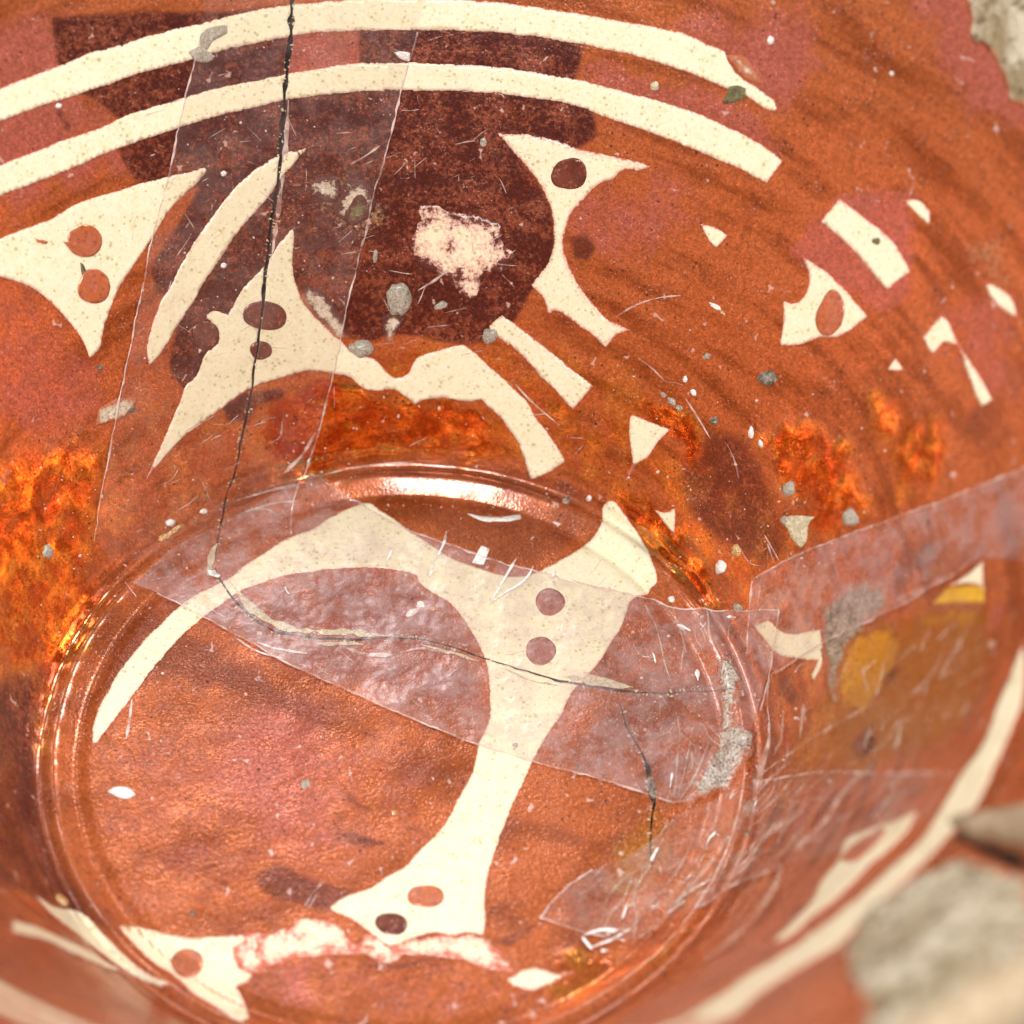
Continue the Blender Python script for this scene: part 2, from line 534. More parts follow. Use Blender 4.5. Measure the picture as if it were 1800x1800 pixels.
def lustre_bsdf(b):
    """copper lustre: orange brush strokes, pink and maroon where it is thin or thick, plus painted glow and shade"""
    dark, pink, yel, wear = paint_fields(b)
    mid = b.noise(330, 3, 0.72)
    fine = b.noise(2300, 1, 0.8)
    grain = b.noise(5600, 0)
    w = b.attr('wheel').outputs['Vector']
    stk = b.nt.nodes.new('ShaderNodeTexNoise')
    stk.inputs['Scale'].default_value = 1.0
    stk.inputs['Detail'].default_value = 2
    stk.inputs['Roughness'].default_value = 0.6
    stk.inputs['Distortion'].default_value = 0.0
    b.link(w, stk.inputs['Vector'])
    stk = stk.outputs['Fac']
    cm = b.math('SUBTRACT', mid, 0.5)
    cf = b.math('SUBTRACT', fine, 0.5)
    base = b.mix(b.ramp(b.math('ADD', stk, b.math('MULTIPLY', cm, 0.45)), 0.40, 0.72), ORANGE, BROWN)
    base = b.mix(b.ramp(b.math('ADD', pink, b.math('MULTIPLY', cm, 1.1)), 0.12, 0.85), base, PINK)
    base = b.mix(b.ramp(b.math('ADD', yel, b.math('MULTIPLY', cm, 0.7)), 0.2, 0.8), base, YELLOW)
    base = b.mix(b.ramp(b.math('ADD', yel, b.math('MULTIPLY', cm, 0.4)), 0.75, 1.0), base, (0.60, 0.27, 0.006))
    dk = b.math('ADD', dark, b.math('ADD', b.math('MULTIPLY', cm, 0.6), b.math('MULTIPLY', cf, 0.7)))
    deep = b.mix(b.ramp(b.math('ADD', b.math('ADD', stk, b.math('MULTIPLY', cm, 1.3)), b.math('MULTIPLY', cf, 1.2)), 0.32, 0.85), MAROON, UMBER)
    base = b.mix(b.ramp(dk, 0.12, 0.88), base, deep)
    wr = b.math('ADD', wear, b.math('MULTIPLY', cf, 1.3))
    base = b.mix(b.ramp(wr, 0.3, 1.2, 0, 0.8), base, (0.40, 0.30, 0.17))
    flash = b.attr('flash').outputs['Fac']
    rip = b.noise(300, 1, 0.5)
    cr_ = b.math('SUBTRACT', rip, 0.5)
    fm = b.ramp(b.math('ADD', flash, b.math('ADD', b.math('MULTIPLY', cr_, 1.0), b.math('MULTIPLY', cm, 0.5))), 0.10, 1.15)
    fm = b.math('MULTIPLY', b.math('MULTIPLY', fm, b.ramp(flash, 0.22, 0.5)), b.ramp(dark, 0.25, 0.9, 1.0, 0.15))
    copper = b.mix(b.ramp(b.math('ADD', mid, b.math('MULTIPLY', cr_, 0.6)), 0.34, 0.70), (0.56, 0.10, 0.008), (1.0, 0.36, 0.05))
    base = b.mix(fm, base, copper)  # orange glow of reflections low on the wall, put into the colour
    # fine grain, pits, and pale specks painted for wear and small glints
    g = b.math('MULTIPLY', b.ramp(grain, 0.2, 0.8, 0.80, 1.20), b.ramp(fine, 0.22, 0.78, 0.76, 1.24))
    gc = b.nt.nodes.new('ShaderNodeCombineColor')
    for i in range(3):
        b.link(g, gc.inputs[i])
    base = b.mix(1.0, base, gc.outputs[0], 'MULTIPLY')
    v = b.voronoi(1000)
    spot = b.ramp(b.math('SUBTRACT', v.outputs['Distance'], b.math('MULTIPLY', cm, 0.5)), 0.05, 0.14, 0.8, 0)
    base = b.mix(spot, base, (0.06, 0.016, 0.008))
    base = b.mix(b.ramp(b.math('ADD', grain, b.math('MULTIPLY', cm, 0.5)), 0.74, 0.90, 0, 0.45), base, (0.82, 0.56, 0.48))
    spot2 = b.ramp(b.math('ADD', v.outputs['Distance'], b.math('MULTIPLY', cm, 0.7)), 0.93, 1.02, 0, 0.7)
    base = b.mix(spot2, base, (0.80, 0.56, 0.48))
    h = b.math('ADD', b.math('MULTIPLY', fine, 0.8), b.math('MULTIPLY', grain, 0.25))
    burn = b.attr('burnish').outputs['Fac']
    h = b.math('MULTIPLY', h, b.math('MULTIPLY', b.ramp(burn, 0, 1, 1.0, 0.3), b.ramp(fm, 0, 1, 1.0, 0.5)))
    # rippled, molten-looking lustre low on the wall
    h = b.math('ADD', h, b.math('MULTIPLY', rip, b.ramp(flash, 0, 1, 1.2, 11.0)))
    nm = b.bump(h, 0.00007, 0.9)
    rough = b.ramp(b.math('SUBTRACT', mid, b.math('MULTIPLY', fm, 0.5)), 0.2, 0.7, 0.16, 0.40)
    return b.principled(color=base, rough=rough, metal=b.ramp(fm, 0, 1, 0.34, 0.95), coat=b.ramp(burn, 0, 1, 0.25, 0.9), coat_rough=0.14, normal=nm, coat_normal=nm, spec=0.35)


M = {}
mt, nt, out = nodes_of('copper_lustre')
b = NB(nt)
nt.links.new(lustre_bsdf(b), out.inputs[0])
M['lustre'] = mt


def cream_material(name, mottle, blush):
    mt, nt, out = nodes_of(name)
    b = NB(nt)
    edge = b.attr('edge').outputs['Fac']
    fine = b.noise(2400, 2, 0.75)
    mid = b.noise(620, 3, 0.65)
    cf = b.math('SUBTRACT', fine, 0.5)
    cm = b.math('SUBTRACT', mid, 0.5)
    col = b.mix(b.ramp(mid, 0.35, 0.7), CREAM, (0.80, 0.73, 0.46))
    col = b.mix(b.ramp(fine, 0.30, 0.75, 0, 0.5), col, (0.96, 0.92, 0.78))
    # ochre and olive pin specks of the tin glaze
    v = b.voronoi(1500).outputs['Distance']
    col = b.mix(b.ramp(b.math('SUBTRACT', v, b.math('MULTIPLY', cm, 0.9)), 0.07, 0.26, 0.55, 0), col, (0.36, 0.28, 0.08))
    col = b.mix(b.ramp(fine, 0.30, 0.40, 0.28, 0), col, (0.46, 0.38, 0.16))
    # lustre creeping over the rim of the reserved shape
    e = b.math('ADD', edge, b.math('ADD', b.math('MULTIPLY', cf, 0.95 + mottle * 1.0), b.math('MULTIPLY', cm, 0.55 + mottle * 2.9)))
    col = b.mix(b.ramp(e, 0.05, 0.85 + 0.6 * mottle, blush, 0), col, (0.76, 0.40, 0.32))
    dark, pink, yel, wear = paint_fields(b)
    lc = b.mix(dark, (0.55, 0.14, 0.08), MAROON)
    thr = 0.12 + 0.18 * mottle
    col = b.mix(b.ramp(e, thr - 0.10 - 0.20 * mottle, thr + 0.06 + 0.30 * mottle, 1, 0), col, lc)
    nm = b.bump(fine, 0.00006, 0.6)
    sh = b.principled(color=col, rough=0.42, coat=0.3, coat_rough=0.14, normal=nm, coat_normal=nm, spec=0.4)
    nt.links.new(sh, out.inputs[0])
    return mt


M['cream'] = cream_material('cream_tin_glaze', 0.0, 0.5)
M['cream_blush'] = cream_material('cream_tin_glaze_blushed', 0.16, 0.8)
M['cream_mottled'] = cream_material('cream_tin_glaze_flaked', 1.0, 1.0)


def simple_rough(name, c1, c2, c3, scale, rough=0.8, bump=0.0002, metal=0.0, coat=0.0, fade=0.0):
    mt, nt, out = nodes_of(name)
    b = NB(nt)
    n = b.noise(scale, 3, 0.7, 0.5)
    n2 = b.noise(scale * 4.3, 1, 0.7)
    col = b.mix(b.ramp(n, 0.35, 0.65), c1, c2)
    col = b.mix(b.ramp(n2, 0.5, 0.72), col, c3)
    nm = b.bump(b.math('ADD', n, b.math('MULTIPLY', n2, 0.5)), bump, 0.9)
    if fade:
        dark, pink, yel, wear = paint_fields(b)
        lc = b.mix(dark, b.mix(yel, (0.46, 0.13, 0.05), YELLOW), MAROON)
        e = b.math('ADD', b.attr('edge').outputs['Fac'], b.math('ADD', b.math('MULTIPLY', b.math('SUBTRACT', n, 0.5), 1.7), b.math('MULTIPLY', b.math('SUBTRACT', n2, 0.5), 0.9)))
        col = b.mix(b.ramp(e, fade - 0.25, fade + 0.25, 1, 0), col, lc)
    nt.links.new(b.principled(color=col, rough=rough, normal=nm, metal=metal, coat=coat, coat_rough=0.2), out.inputs[0])
    return mt


M['crack'] = simple_rough('crack_dark', (0.018, 0.012, 0.008), (0.045, 0.03, 0.018), (0.09, 0.07, 0.045), 1500)
M['chip'] = simple_rough('chipped_edge', (0.58, 0.50, 0.33), (0.75, 0.66, 0.46), (0.28, 0.21, 0.11), 1500, 0.85, 0.0002)
M['grit'] = simple_rough('grey_grit', (0.50, 0.43, 0.33), (0.74, 0.68, 0.57), (0.20, 0.14, 0.09), 2300, 0.3, 0.0005, coat=0.4)
M['grit_dark'] = simple_rough('dark_grit', (0.10, 0.08, 0.05), (0.42, 0.38, 0.32), (0.05, 0.04, 0.03), 1700, 0.5, 0.0003)
M['flake_white'] = simple_rough('white_flake', (0.80, 0.78, 0.74), (0.92, 0.90, 0.87), (0.5, 0.45, 0.4), 1800, 0.4, 0.0001, coat=0.5)
M['stain'] = simple_rough('olive_stain', (0.10, 0.085, 0.03), (0.20, 0.17, 0.07), (0.05, 0.04, 0.015), 1200, 0.5, 0.0001, coat=0.3)
M['gold'] = simple_rough('golden_chip', (0.62, 0.36, 0.10), (0.80, 0.58, 0.30), (0.25, 0.10, 0.03), 1300, 0.3, 0.0003, metal=0.4, coat=0.6)
M['biscuit'] = simple_rough('bare_ceramic', (0.20, 0.14, 0.085), (0.48, 0.37, 0.27), (0.08, 0.05, 0.03), 800, 0.85, 0.0006, fade=0.5)
M['flake'] = simple_rough('rim_flake', (0.30, 0.20, 0.11), (0.45, 0.34, 0.22), (0.16, 0.10, 0.05), 300, 0.85, 0.0006)
M['plaster'] = simple_rough('grey_plaster', (0.30, 0.225, 0.125), (0.58, 0.50, 0.37), (0.16, 0.11, 0.055), 170, 0.95, 0.0012, fade=0.35)
M['glue'] = simple_rough('silvery_glue', (0.42, 0.34, 0.28), (0.62, 0.56, 0.48), (0.20, 0.10, 0.08), 800, 0.22, 0.0006, coat=0.8, fade=0.45)
M['smear'] = simple_rough('pale_smear', (0.62, 0.50, 0.36), (0.74, 0.64, 0.50), (0.34, 0.22, 0.14), 1300, 0.6, 0.0002, fade=0.55)
M['stain_soft'] = simple_rough('olive_stain_soft', (0.12, 0.10, 0.035), (0.22, 0.18, 0.075), (0.05, 0.04, 0.015), 1200, 0.5, 0.0001, fade=0.5)
M['yellow'] = simple_rough('yellow_glaze', (0.66, 0.34, 0.015), (0.74, 0.42, 0.02), (0.50, 0.22, 0.01), 500, 0.35, 0.0001, coat=0.6)
M['fleck'] = simple_rough('pale_fleck', (0.70, 0.50, 0.43), (0.82, 0.66, 0.58), (0.55, 0.30, 0.24), 2500, 0.5, 0.00005)
M['clay'] = simple_rough('outer_clay', (0.42, 0.30, 0.18), (0.50, 0.38, 0.25), (0.30, 0.2, 0.12), 300, 0.7, 0.0003)
M['cloth'] = simple_rough('table_cloth', (0.34, 0.31, 0.25), (0.46, 0.43, 0.36), (0.22, 0.2, 0.16), 600, 0.95, 0.0004)


def tape_material(name, haze, tint):
    mt, nt, out = nodes_of(name)
    b = NB(nt)
    big = b.noise(300, 2, 0.75)
    fine = b.noise(1700, 1, 0.8)
    f = b.math('ADD', b.ramp(big, 0.36, 0.66, 0.35 * haze, 1.55 * haze), b.ramp(fine, 0.55, 0.75, 0, haze * 0.9))
    nm = b.bump(b.math('ADD', b.math('MULTIPLY', big, 1.6), b.math('MULTIPLY', fine, 0.12)), 0.00012, 0.7)
    d = b.principled(color=tint, rough=0.24, normal=nm, spec=0.6)
    t = nt.nodes.new('ShaderNodeBsdfTransparent')
    t.inputs[0].default_value = (1.0, 0.985, 0.97, 1)
    mx = nt.nodes.new('ShaderNodeMixShader')
    b.link(f, mx.inputs[0])
    nt.links.new(t.outputs[0], mx.inputs[1])
    nt.links.new(d, mx.inputs[2])
    gl = nt.nodes.new('ShaderNodeBsdfGlossy')
    gl.inputs['Roughness'].default_value = 0.16
    b.link(nm, gl.inputs['Normal'])
    mg = nt.nodes.new('ShaderNodeMixShader')
    mg.inputs[0].default_value = 0.035
    nt.links.new(mx.outputs[0], mg.inputs[1])
    nt.links.new(gl.outputs[0], mg.inputs[2])
    nt.links.new(mg.outputs[0], out.inputs[0])
    return mt


M['tape'] = tape_material('clear_tape', 0.165, (0.80, 0.60, 0.59))
M['tape_dull'] = tape_material('clear_tape_worn', 0.045, (0.82, 0.62, 0.60))
M['tape_near'] = tape_material('clear_tape_near', 0.095, (0.86, 0.66, 0.60))
M['tape_thin'] = tape_material('clear_tape_clean', 0.03, (0.84, 0.64, 0.58))
M['tape_edge'] = tape_material('tape_cut_edge', 0.62, (0.80, 0.60, 0.54))
M['tape_white'] = tape_material('tape_gap_glint', 0.95, (0.93, 0.91, 0.88))
M['tape_fold'] = tape_material('tape_fold', 0.30, (0.80, 0.62, 0.52))


# ------------------------------------------------------------------ object helpers
def obj(name, verts, faces, mat, parent=None, smooth=True):
    me = bpy.data.meshes.new(name)
    me.from_pydata([tuple(v) for v in np.asarray(verts).tolist()], [], faces)
    me.materials.append(mat)
    if smooth:
        me.polygons.foreach_set('use_smooth', np.ones(len(me.polygons), bool))
    me.update()
    o = bpy.data.objects.new(name, me)
    COL.objects.link(o)
    if parent is not None:
        o.parent = parent
    return o


def thing(name, label, cat, loc=(0, 0, 0), group=None):
    o = bpy.data.objects.new(name, None)
    COL.objects.link(o)
    o.empty_display_size = 0.02
    o.location = loc
    o['label'] = label
    o['category'] = cat
    if group:
        o['group'] = group
    return o


def set_attr(me, name, data, kind):
    a = me.attributes.new(name, kind, 'POINT')
    if kind == 'FLOAT':
        a.data.foreach_set('value', np.asarray(data, np.float32).ravel())
    elif kind == 'FLOAT_VECTOR':
        a.data.foreach_set('vector', np.asarray(data, np.float32).ravel())
    else:
        a.data.foreach_set('color', np.asarray(data, np.float32).ravel())


def tri_fill(bound, grid, holes=(), pts_extra=None):
    """triangulated filling of a uv polygon: boundary + inner grid, holes left open"""
    lo, hi = bound.min(0), bound.max(0)
    gx = np.arange(lo[0] + grid * 0.5, hi[0], grid)
    gy = np.arange(lo[1] + grid * 0.5, hi[1], grid * 0.87)
    X, Y = np.meshgrid(gx, gy)
    X[1::2] += grid * 0.5
    P = np.stack([X.ravel(), Y.ravel()], 1)
    if len(P):
        P = P[inside(P, bound)]
        if len(P):
            P = P[seg_dist(P, bound) > grid * 0.35]
    co = [Vector(p) for p in bound]
    nb = len(bound)
    edges = [(i, (i + 1) % nb) for i in range(nb)]
    for h in holes:
        k = len(co)
        co += [Vector(p) for p in h]
        edges += [(k + i, k + (i + 1) % len(h)) for i in range(len(h))]
    co += [Vector(p) for p in P]
    v, e, f, *_ = delaunay_2d_cdt(co, edges, [], 0, 1e-7)
    V = np.array([(a.x, a.y) for a in v])
    F = np.array([tuple(t) for t in f if len(t) == 3], int)
    c = V[F].mean(1)
    keep = inside(c, bound)
    for h in holes:
        keep &= ~inside(c, h)
    return V, F[keep]


def holes_for(bound):
    lo, hi = bound.min(0), bound.max(0)
    return [c['uv'] for c in CR if not (c['bb'][1] < lo).any() and not (c['bb'][0] > hi).any()]


def patch(name, outline, mat, parent, off=0.05, grid=9, jitter=0.7, soft=7, uv=False, cut=True, sharp=50, bulge=0.0, rough=0.0, step=4.0, paint=True, skirt=True):
    """a painted or stuck-on shape that follows the curve of the bowl"""
    if uv:
        bd = np.asarray(outline)
    else:
        bd = px_uv(spline(outline, True, step, jitter, sharp))
    holes = holes_for(bd) if cut else []
    V, F = tri_fill(bd, grid * PX, holes)
    if len(F) == 0:
        return None
    used = np.unique(F)
    remap = -np.ones(len(V), int)
    remap[used] = np.arange(len(used))
    V, F = V[used], remap[F]
    d = seg_dist(V, bd)
    e = np.clip(d / (soft * PX), 0, 1)
    h = np.full(len(V), off)
    if bulge:
        h = h + bulge * np.clip(d / (d.max() + 1e-9), 0, 1) ** 0.6
    if rough:
        h = h + rough * np.abs(rng.normal(size=len(V))) * (0.3 + 0.7 * e)
    P = uv_xyz(V, h)
    # orientation
    a, b_, c = V[F[:, 0]], V[F[:, 1]], V[F[:, 2]]
    cr = (b_[:, 0] - a[:, 0]) * (c[:, 1] - a[:, 1]) - (b_[:, 1] - a[:, 1]) * (c[:, 0] - a[:, 0])
    F = np.where((cr < 0)[:, None], F[:, ::-1], F)
    faces = [tuple(t) for t in F.tolist()]
    if skirt:
        from collections import Counter
        E = Counter()
        for t in faces:
            for i in range(3):
                E[(t[i], t[(i + 1) % 3])] += 1
        border = [ed for ed in E if (ed[1], ed[0]) not in E]
        bi = sorted({i for ed in border for i in ed})
        mp = {i: len(P) + k for k, i in enumerate(bi)}
        P = np.concatenate([P, uv_xyz(V[bi], -0.04)])
        V = np.concatenate([V, V[bi]])
        e = np.concatenate([e, np.zeros(len(bi))])
        faces += [(j, i, mp[i], mp[j]) for i, j in border]
    o = obj(name, P, faces, mat, parent)
    set_attr(o.data, 'edge', e, 'FLOAT')
    if paint:
        set_attr(o.data, 'paint', fields(V), 'FLOAT_COLOR')
    return o


def strip(name, line, width, mat, parent, off=0.05, jitter=0.6, wj=0.25, step=5.0, taper=True, build=True, ridge=0.0):
    """a thin ribbon on the glaze following a traced line"""
    c = spline(line, False, step, jitter, 60)
    n = len(c)
    w = np.broadcast_to(np.asarray(width, float), (n,)) if np.ndim(width) == 0 else np.interp(np.linspace(0, 1, n), np.linspace(0, 1, len(width)), width)
    w = w * (1 + wj * smooth_noise(n, 3))
    if taper:
        x = np.linspace(0, 1, n)
        w = w * np.clip(np.minimum(x, 1 - x) * 8, 0.25, 1)
    pl = ribbon_poly(c, np.clip(w, 0.5, None))
    L, R = px_uv(pl[:n]), px_uv(pl[n:][::-1])
    mid = (L + R) / 2
    P = np.concatenate([uv_xyz(L, off), uv_xyz(mid, off + ridge), uv_xyz(R, off)])
    F = []
    for i in range(n - 1):
        F.append((i, i + 1, n + i + 1, n + i))
        F.append((n + i, n + i + 1, 2 * n + i + 1, 2 * n + i))
    if not build:
        return P, F
    return obj(name, P, F, mat, parent)


ICO = {}


def ico(sub):
    if sub not in ICO:
        bm = bmesh.new()
        bmesh.ops.create_icosphere(bm, subdivisions=sub, radius=1.0)
        bm.verts.ensure_lookup_table()
        ICO[sub] = (np.array([v.co[:] for v in bm.verts]), [tuple(v.index for v in f.verts) for f in bm.faces])
        bm.free()
    return ICO[sub]


def lump(name, cx, cy, rx, ry, h, mat, parent, rot=0, bumpy=0.16, sub=3, build=True, sink=0.25):
    """an irregular grain stuck in the glaze: h in millimetres"""
    base = px_xyz([(cx, cy), (cx + 1, cy), (cx, cy + 1)])
    uv = xyz_uv(base)
    Q = uv_xyz(uv)
    n = normals(uv[:1])[0]
    ex, ey = Q[1] - Q[0], Q[2] - Q[0]
    c, s = math.cos(math.radians(rot)), math.sin(math.radians(rot))
    a1, a2 = (ex * c + ey * s) * rx, (-ex * s + ey * c) * ry
    V, F = ico(sub)
    k = np.ones(len(V))
    for fr in (1.7, 3.1, 6.0, 11.0):
        d = rng.normal(size=3)
        ph = rng.uniform(0, 6.28)
        d2 = rng.normal(size=3)
        k += bumpy * 1.2 / fr ** 0.7 * np.sin(fr * (V @ d) + ph) * np.cos(fr * (V @ d2))
    k += bumpy * 0.35 * rng.normal(size=len(V))
    W = V * k[:, None]
    P = Q[0] + W[:, :1] * a1 + W[:, 1:2] * a2 + (W[:, 2:3] * 1.0 - sink) * n * h * 0.0006
    if not build:
        return P, F
    return obj(name, P, F, mat, parent, smooth=True)


def merge(parts):
    V, F, k = [], [], 0
    for P, f in parts:
        V.append(P)
        F += [tuple(i + k for i in t) for t in f]
        k += len(P)
    return np.concatenate(V), F


# ================================================================== the table
n = 40
a = np.linspace(0, 2 * np.pi, n, endpoint=False)
tv, tf = [(0, 0, 0)], []
radii = [0.02, 0.05, 0.08, 0.11, 0.16, 0.24, 0.4, 0.7]
for k, r in enumerate(radii):
    for t in a:
        tv.append((r * math.cos(t), r * math.sin(t), 0.0 + 0.0006 * math.sin(40 * r + 3 * t)))
for i in range(n):
    tf.append((0, 1 + i, 1 + (i + 1) % n))
    for k in range(len(radii) - 1):
        p, q = 1 + k * n, 1 + (k + 1) * n
        tf.append((p + i, q + i, q + (i + 1) % n, p + (i + 1) % n))
table = obj('table_surface', [(x, y, z - 0.0012) for x, y, z in tv], tf, M['cloth'])
table['kind'] = 'structure'

# ================================================================== the bowl
bowl = thing('bowl', 'broken copper lustre bowl with cream motifs, held together by clear tape', 'bowl')

# interior glaze with the cracks cut open
pts = [(0.0, 0.0)]
s = 0.018
k = 0
while s < S_RIM:
    r = np.interp(s, _s, _r)
    ring = 0.93 < r < 1.075
    n = int(2 * math.pi * s / (0.019 if s < 2.4 else 0.03))
    a = np.arange(n) / n * 2 * np.pi + (k % 2) * math.pi / n
    pts += list(zip(s * np.cos(a), s * np.sin(a)))
    s += 0.0055 if ring else 0.017
    k += 1
n = 640
a = np.arange(n) / n * 2 * np.pi
rim_wob = 1 + 0.004 * smooth_noise(n, 9)
rim_uv = np.stack([S_RIM * rim_wob * np.cos(a), S_RIM * rim_wob * np.sin(a)], 1)
pts = np.array(pts)
pts = pts[inside(pts, rim_uv)]
pts = pts[seg_dist(pts, rim_uv[::4]) > 0.012] if len(pts) < 4e5 else pts
for c in CR:
    m_ = (pts > c['bb'][0]).all(1) & (pts < c['bb'][1]).all(1)
    idx = np.where(m_)[0]
    d = seg_dist(pts[idx], c['uv'])
    pts = np.delete(pts, idx[d < 0.004], 0)
co = [Vector(p) for p in pts]
edges = []
for poly in [rim_uv] + [c['uv'] for c in CR]:
    k = len(co)
    co += [Vector(p) for p in poly]
    edges += [(k + i, k + (i + 1) % len(poly)) for i in range(len(poly))]
v, e_, f, *_ = delaunay_2d_cdt(co, edges, [], 0, 1e-7)
V = np.array([(q.x, q.y) for q in v])
F = np.array([tuple(t) for t in f], int)
c_ = V[F].mean(1)
keep = inside(c_, rim_uv)
for c in CR:
    keep &= ~inside(c_, c['uv'])
F = F[keep]
A, B, C = V[F[:, 0]], V[F[:, 1]], V[F[:, 2]]
cr = (B[:, 0] - A[:, 0]) * (C[:, 1] - A[:, 1]) - (B[:, 1] - A[:, 1]) * (C[:, 0] - A[:, 0])
F = np.where((cr < 0)[:, None], F[:, ::-1], F)
glaze = obj('interior_glaze', uv_xyz(V), [tuple(t) for t in F.tolist()], M['lustre'], bowl)
glaze['label'] = 'worn orange, pink and maroon copper lustre inside the bowl'
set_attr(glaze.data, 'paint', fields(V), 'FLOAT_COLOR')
_rv = np.interp(np.hypot(V[:, 0], V[:, 1]), _s, _r)
set_attr(glaze.data, 'burnish', np.exp(-((_rv - 1.0) / 0.06) ** 2), 'FLOAT')
_cav = np.clip((_rv - 1.045) / 0.04, 0, 1) * np.clip((1.42 - _rv) / 0.26, 0, 1)
set_attr(glaze.data, 'flash', np.maximum(fields(V, ('flash',))[:, 0], 0.50 * _cav), 'FLOAT')
_sv = np.hypot(V[:, 0], V[:, 1])
_cv = V / np.maximum(_sv, 1e-6)[:, None]
# brush and wheel strokes run round the wall, and across the floor
_wall = np.stack([_sv * 16, _cv[:, 0] * 3.2, _cv[:, 1] * 3.2], 1)
_floor = np.stack([V[:, 0] * 2 + V[:, 1] * 1.4, (V[:, 1] * 2 - V[:, 0] * 1.4) * 1.8, V[:, 0] * 0], 1)
set_attr(glaze.data, 'wheel', np.where((_sv > 1.03)[:, None], _wall, _floor + 20), 'FLOAT_VECTOR')
print('glaze', len(V), len(F), round(time.time() - T0, 1), 's')

# outside wall, rim and foot
n = 160
a = np.arange(n) / n * 2 * np.pi


def lathe(name, rz, mat, parent, wob=None):
    P, F = [], []
    for r, z in rz:
        for i, t in enumerate(a):
            w = 1.0 if wob is None else wob[i]
            P.append((r * w * math.cos(t) * S, r * w * math.sin(t) * S, (z + Z0) * S))
    for k in range(len(rz) - 1):
        for i in range(n):
            j = (i + 1) % n
            F.append((k * n + i, (k + 1) * n + i, (k + 1) * n + j, k * n + j))
    return obj(name, P, F, mat, parent)


zr = float(prof(R_RIM))
wob = rim_wob[::4]
lathe('rim', [(R_RIM - 0.01, zr + 0.0), (R_RIM + 0.03, zr + 0.06), (R_RIM + 0.09, zr + 0.07), (R_RIM + 0.13, zr + 0.02), (R_RIM + 0.12, zr - 0.05)], M['clay'], bowl, wob)
outer = [(R_RIM + 0.12, zr - 0.05)] + [(r + 0.10 + 0.03 * (2 - r), float(prof(r)) - 0.10) for r in np.linspace(R_RIM, 1.08, 26)] + [(1.12, -0.14), (0.95, -0.16)]
lathe('outer_wall', outer, M['clay'], bowl, wob)
lathe('foot_ring', [(0.95, -0.15), (0.93, -0.29), (0.90, -0.30), (0.80, -0.30), (0.78, -0.28), (0.76, -0.15), (0.4, -0.14), (0.0001, -0.14)], M['clay'], bowl)

# crack channels
for c in CR:
    u = c['uv']
    n2 = len(u)
    h = n2 // 2
    P = np.concatenate([uv_xyz(u), uv_xyz(u, -1.6)])
    F = [(i, (i + 1) % n2, n2 + (i + 1) % n2, n2 + i) for i in range(n2)]
    F += [(n2 + i, n2 + i + 1, n2 + n2 - 2 - i, n2 + n2 - 1 - i) for i in range(h - 1)]
    obj('crack', P, F, M['crack'], bowl, smooth=False)  # the last gap stands for the flake's shadow

# ------------------------------------------------------------------ cream motifs reserved in the lustre
motif = []


def cream(name, pts, mat='cream', **kw):
    o = patch(name, pts, M[mat], bowl, **kw)
    motif.append(o)
    return o


# the two rings under the rim
cream('cream_ring', [(-30, 168), (50, 136), (100, 118), (150, 97), (200, 82), (250, 65), (300, 53), (345, 43), (450, 18), (560, 3), (700, -5), (850, 2), (980, 18), (1080, 35), (1160, 50), (1210, 62), (1245, 80), (1272, 90), (1280, 108), (1300, 135), (1325, 150), (1345, 165), (1362, 180), (1367, 194), (1358, 194), (1335, 183), (1310, 167), (1290, 160), (1270, 153), (1230, 136), (1180, 118), (1130, 103), (1080, 90), (1020, 78), (950, 67), (850, 56), (735, 53), (640, 54), (560, 58), (505, 65), (450, 76), (400, 86), (350, 102), (300, 115), (250, 128), (200, 145), (150, 162), (100, 178), (50, 195), (-30, 226)])
cream('cream_ring', [(-30, 300), (50, 271), (112, 247), (175, 225), (225, 202), (300, 179), (375, 157), (450, 140), (505, 130), (550, 121), (610, 112), (675, 110), (750, 110), (825, 114), (900, 120), (925, 125), (1000, 137), (1062, 152), (1150, 175), (1225, 199), (1294, 230), (1339, 255), (1376, 281), (1347, 322), (1305, 300), (1250, 276), (1225, 265), (1150, 236), (1075, 209), (1000, 183), (925, 171), (850, 163), (800, 160), (725, 159), (650, 161), (575, 166), (510, 175), (450, 188), (400, 200), (325, 222), (250, 246), (205, 262), (175, 275), (100, 307), (50, 326), (-30, 358)])
cream('cream_ring', [(1475, 348), (1528, 389), (1564, 419), (1585, 448), (1600, 477), (1560, 511), (1500, 442), (1470, 412), (1442, 389)], 'cream_blush')
cream('cream_dash', [(1587, 351), (1611, 351), (1636, 372), (1633, 397), (1611, 375)], 'cream_blush', grid=6, soft=5)
cream('cream_dash', [(1730, 496), (1750, 503), (1775, 520), (1790, 560), (1765, 545), (1745, 525)], 'cream_blush', grid=6, soft=5)
cream('cream_ring', [(1800, 1120), (1775, 1190), (1750, 1250), (1739, 1278), (1717, 1325), (1683, 1375), (1653, 1425), (1614, 1481), (1564, 1528), (1514, 1575), (1444, 1631), (1375, 1678), (1306, 1719), (1267, 1750), (1200, 1790), (1275, 1790), (1333, 1750), (1389, 1711), (1472, 1661), (1528, 1606), (1611, 1528), (1667, 1472), (1694, 1439), (1728, 1397), (1750, 1347), (1775, 1290), (1800, 1220)])
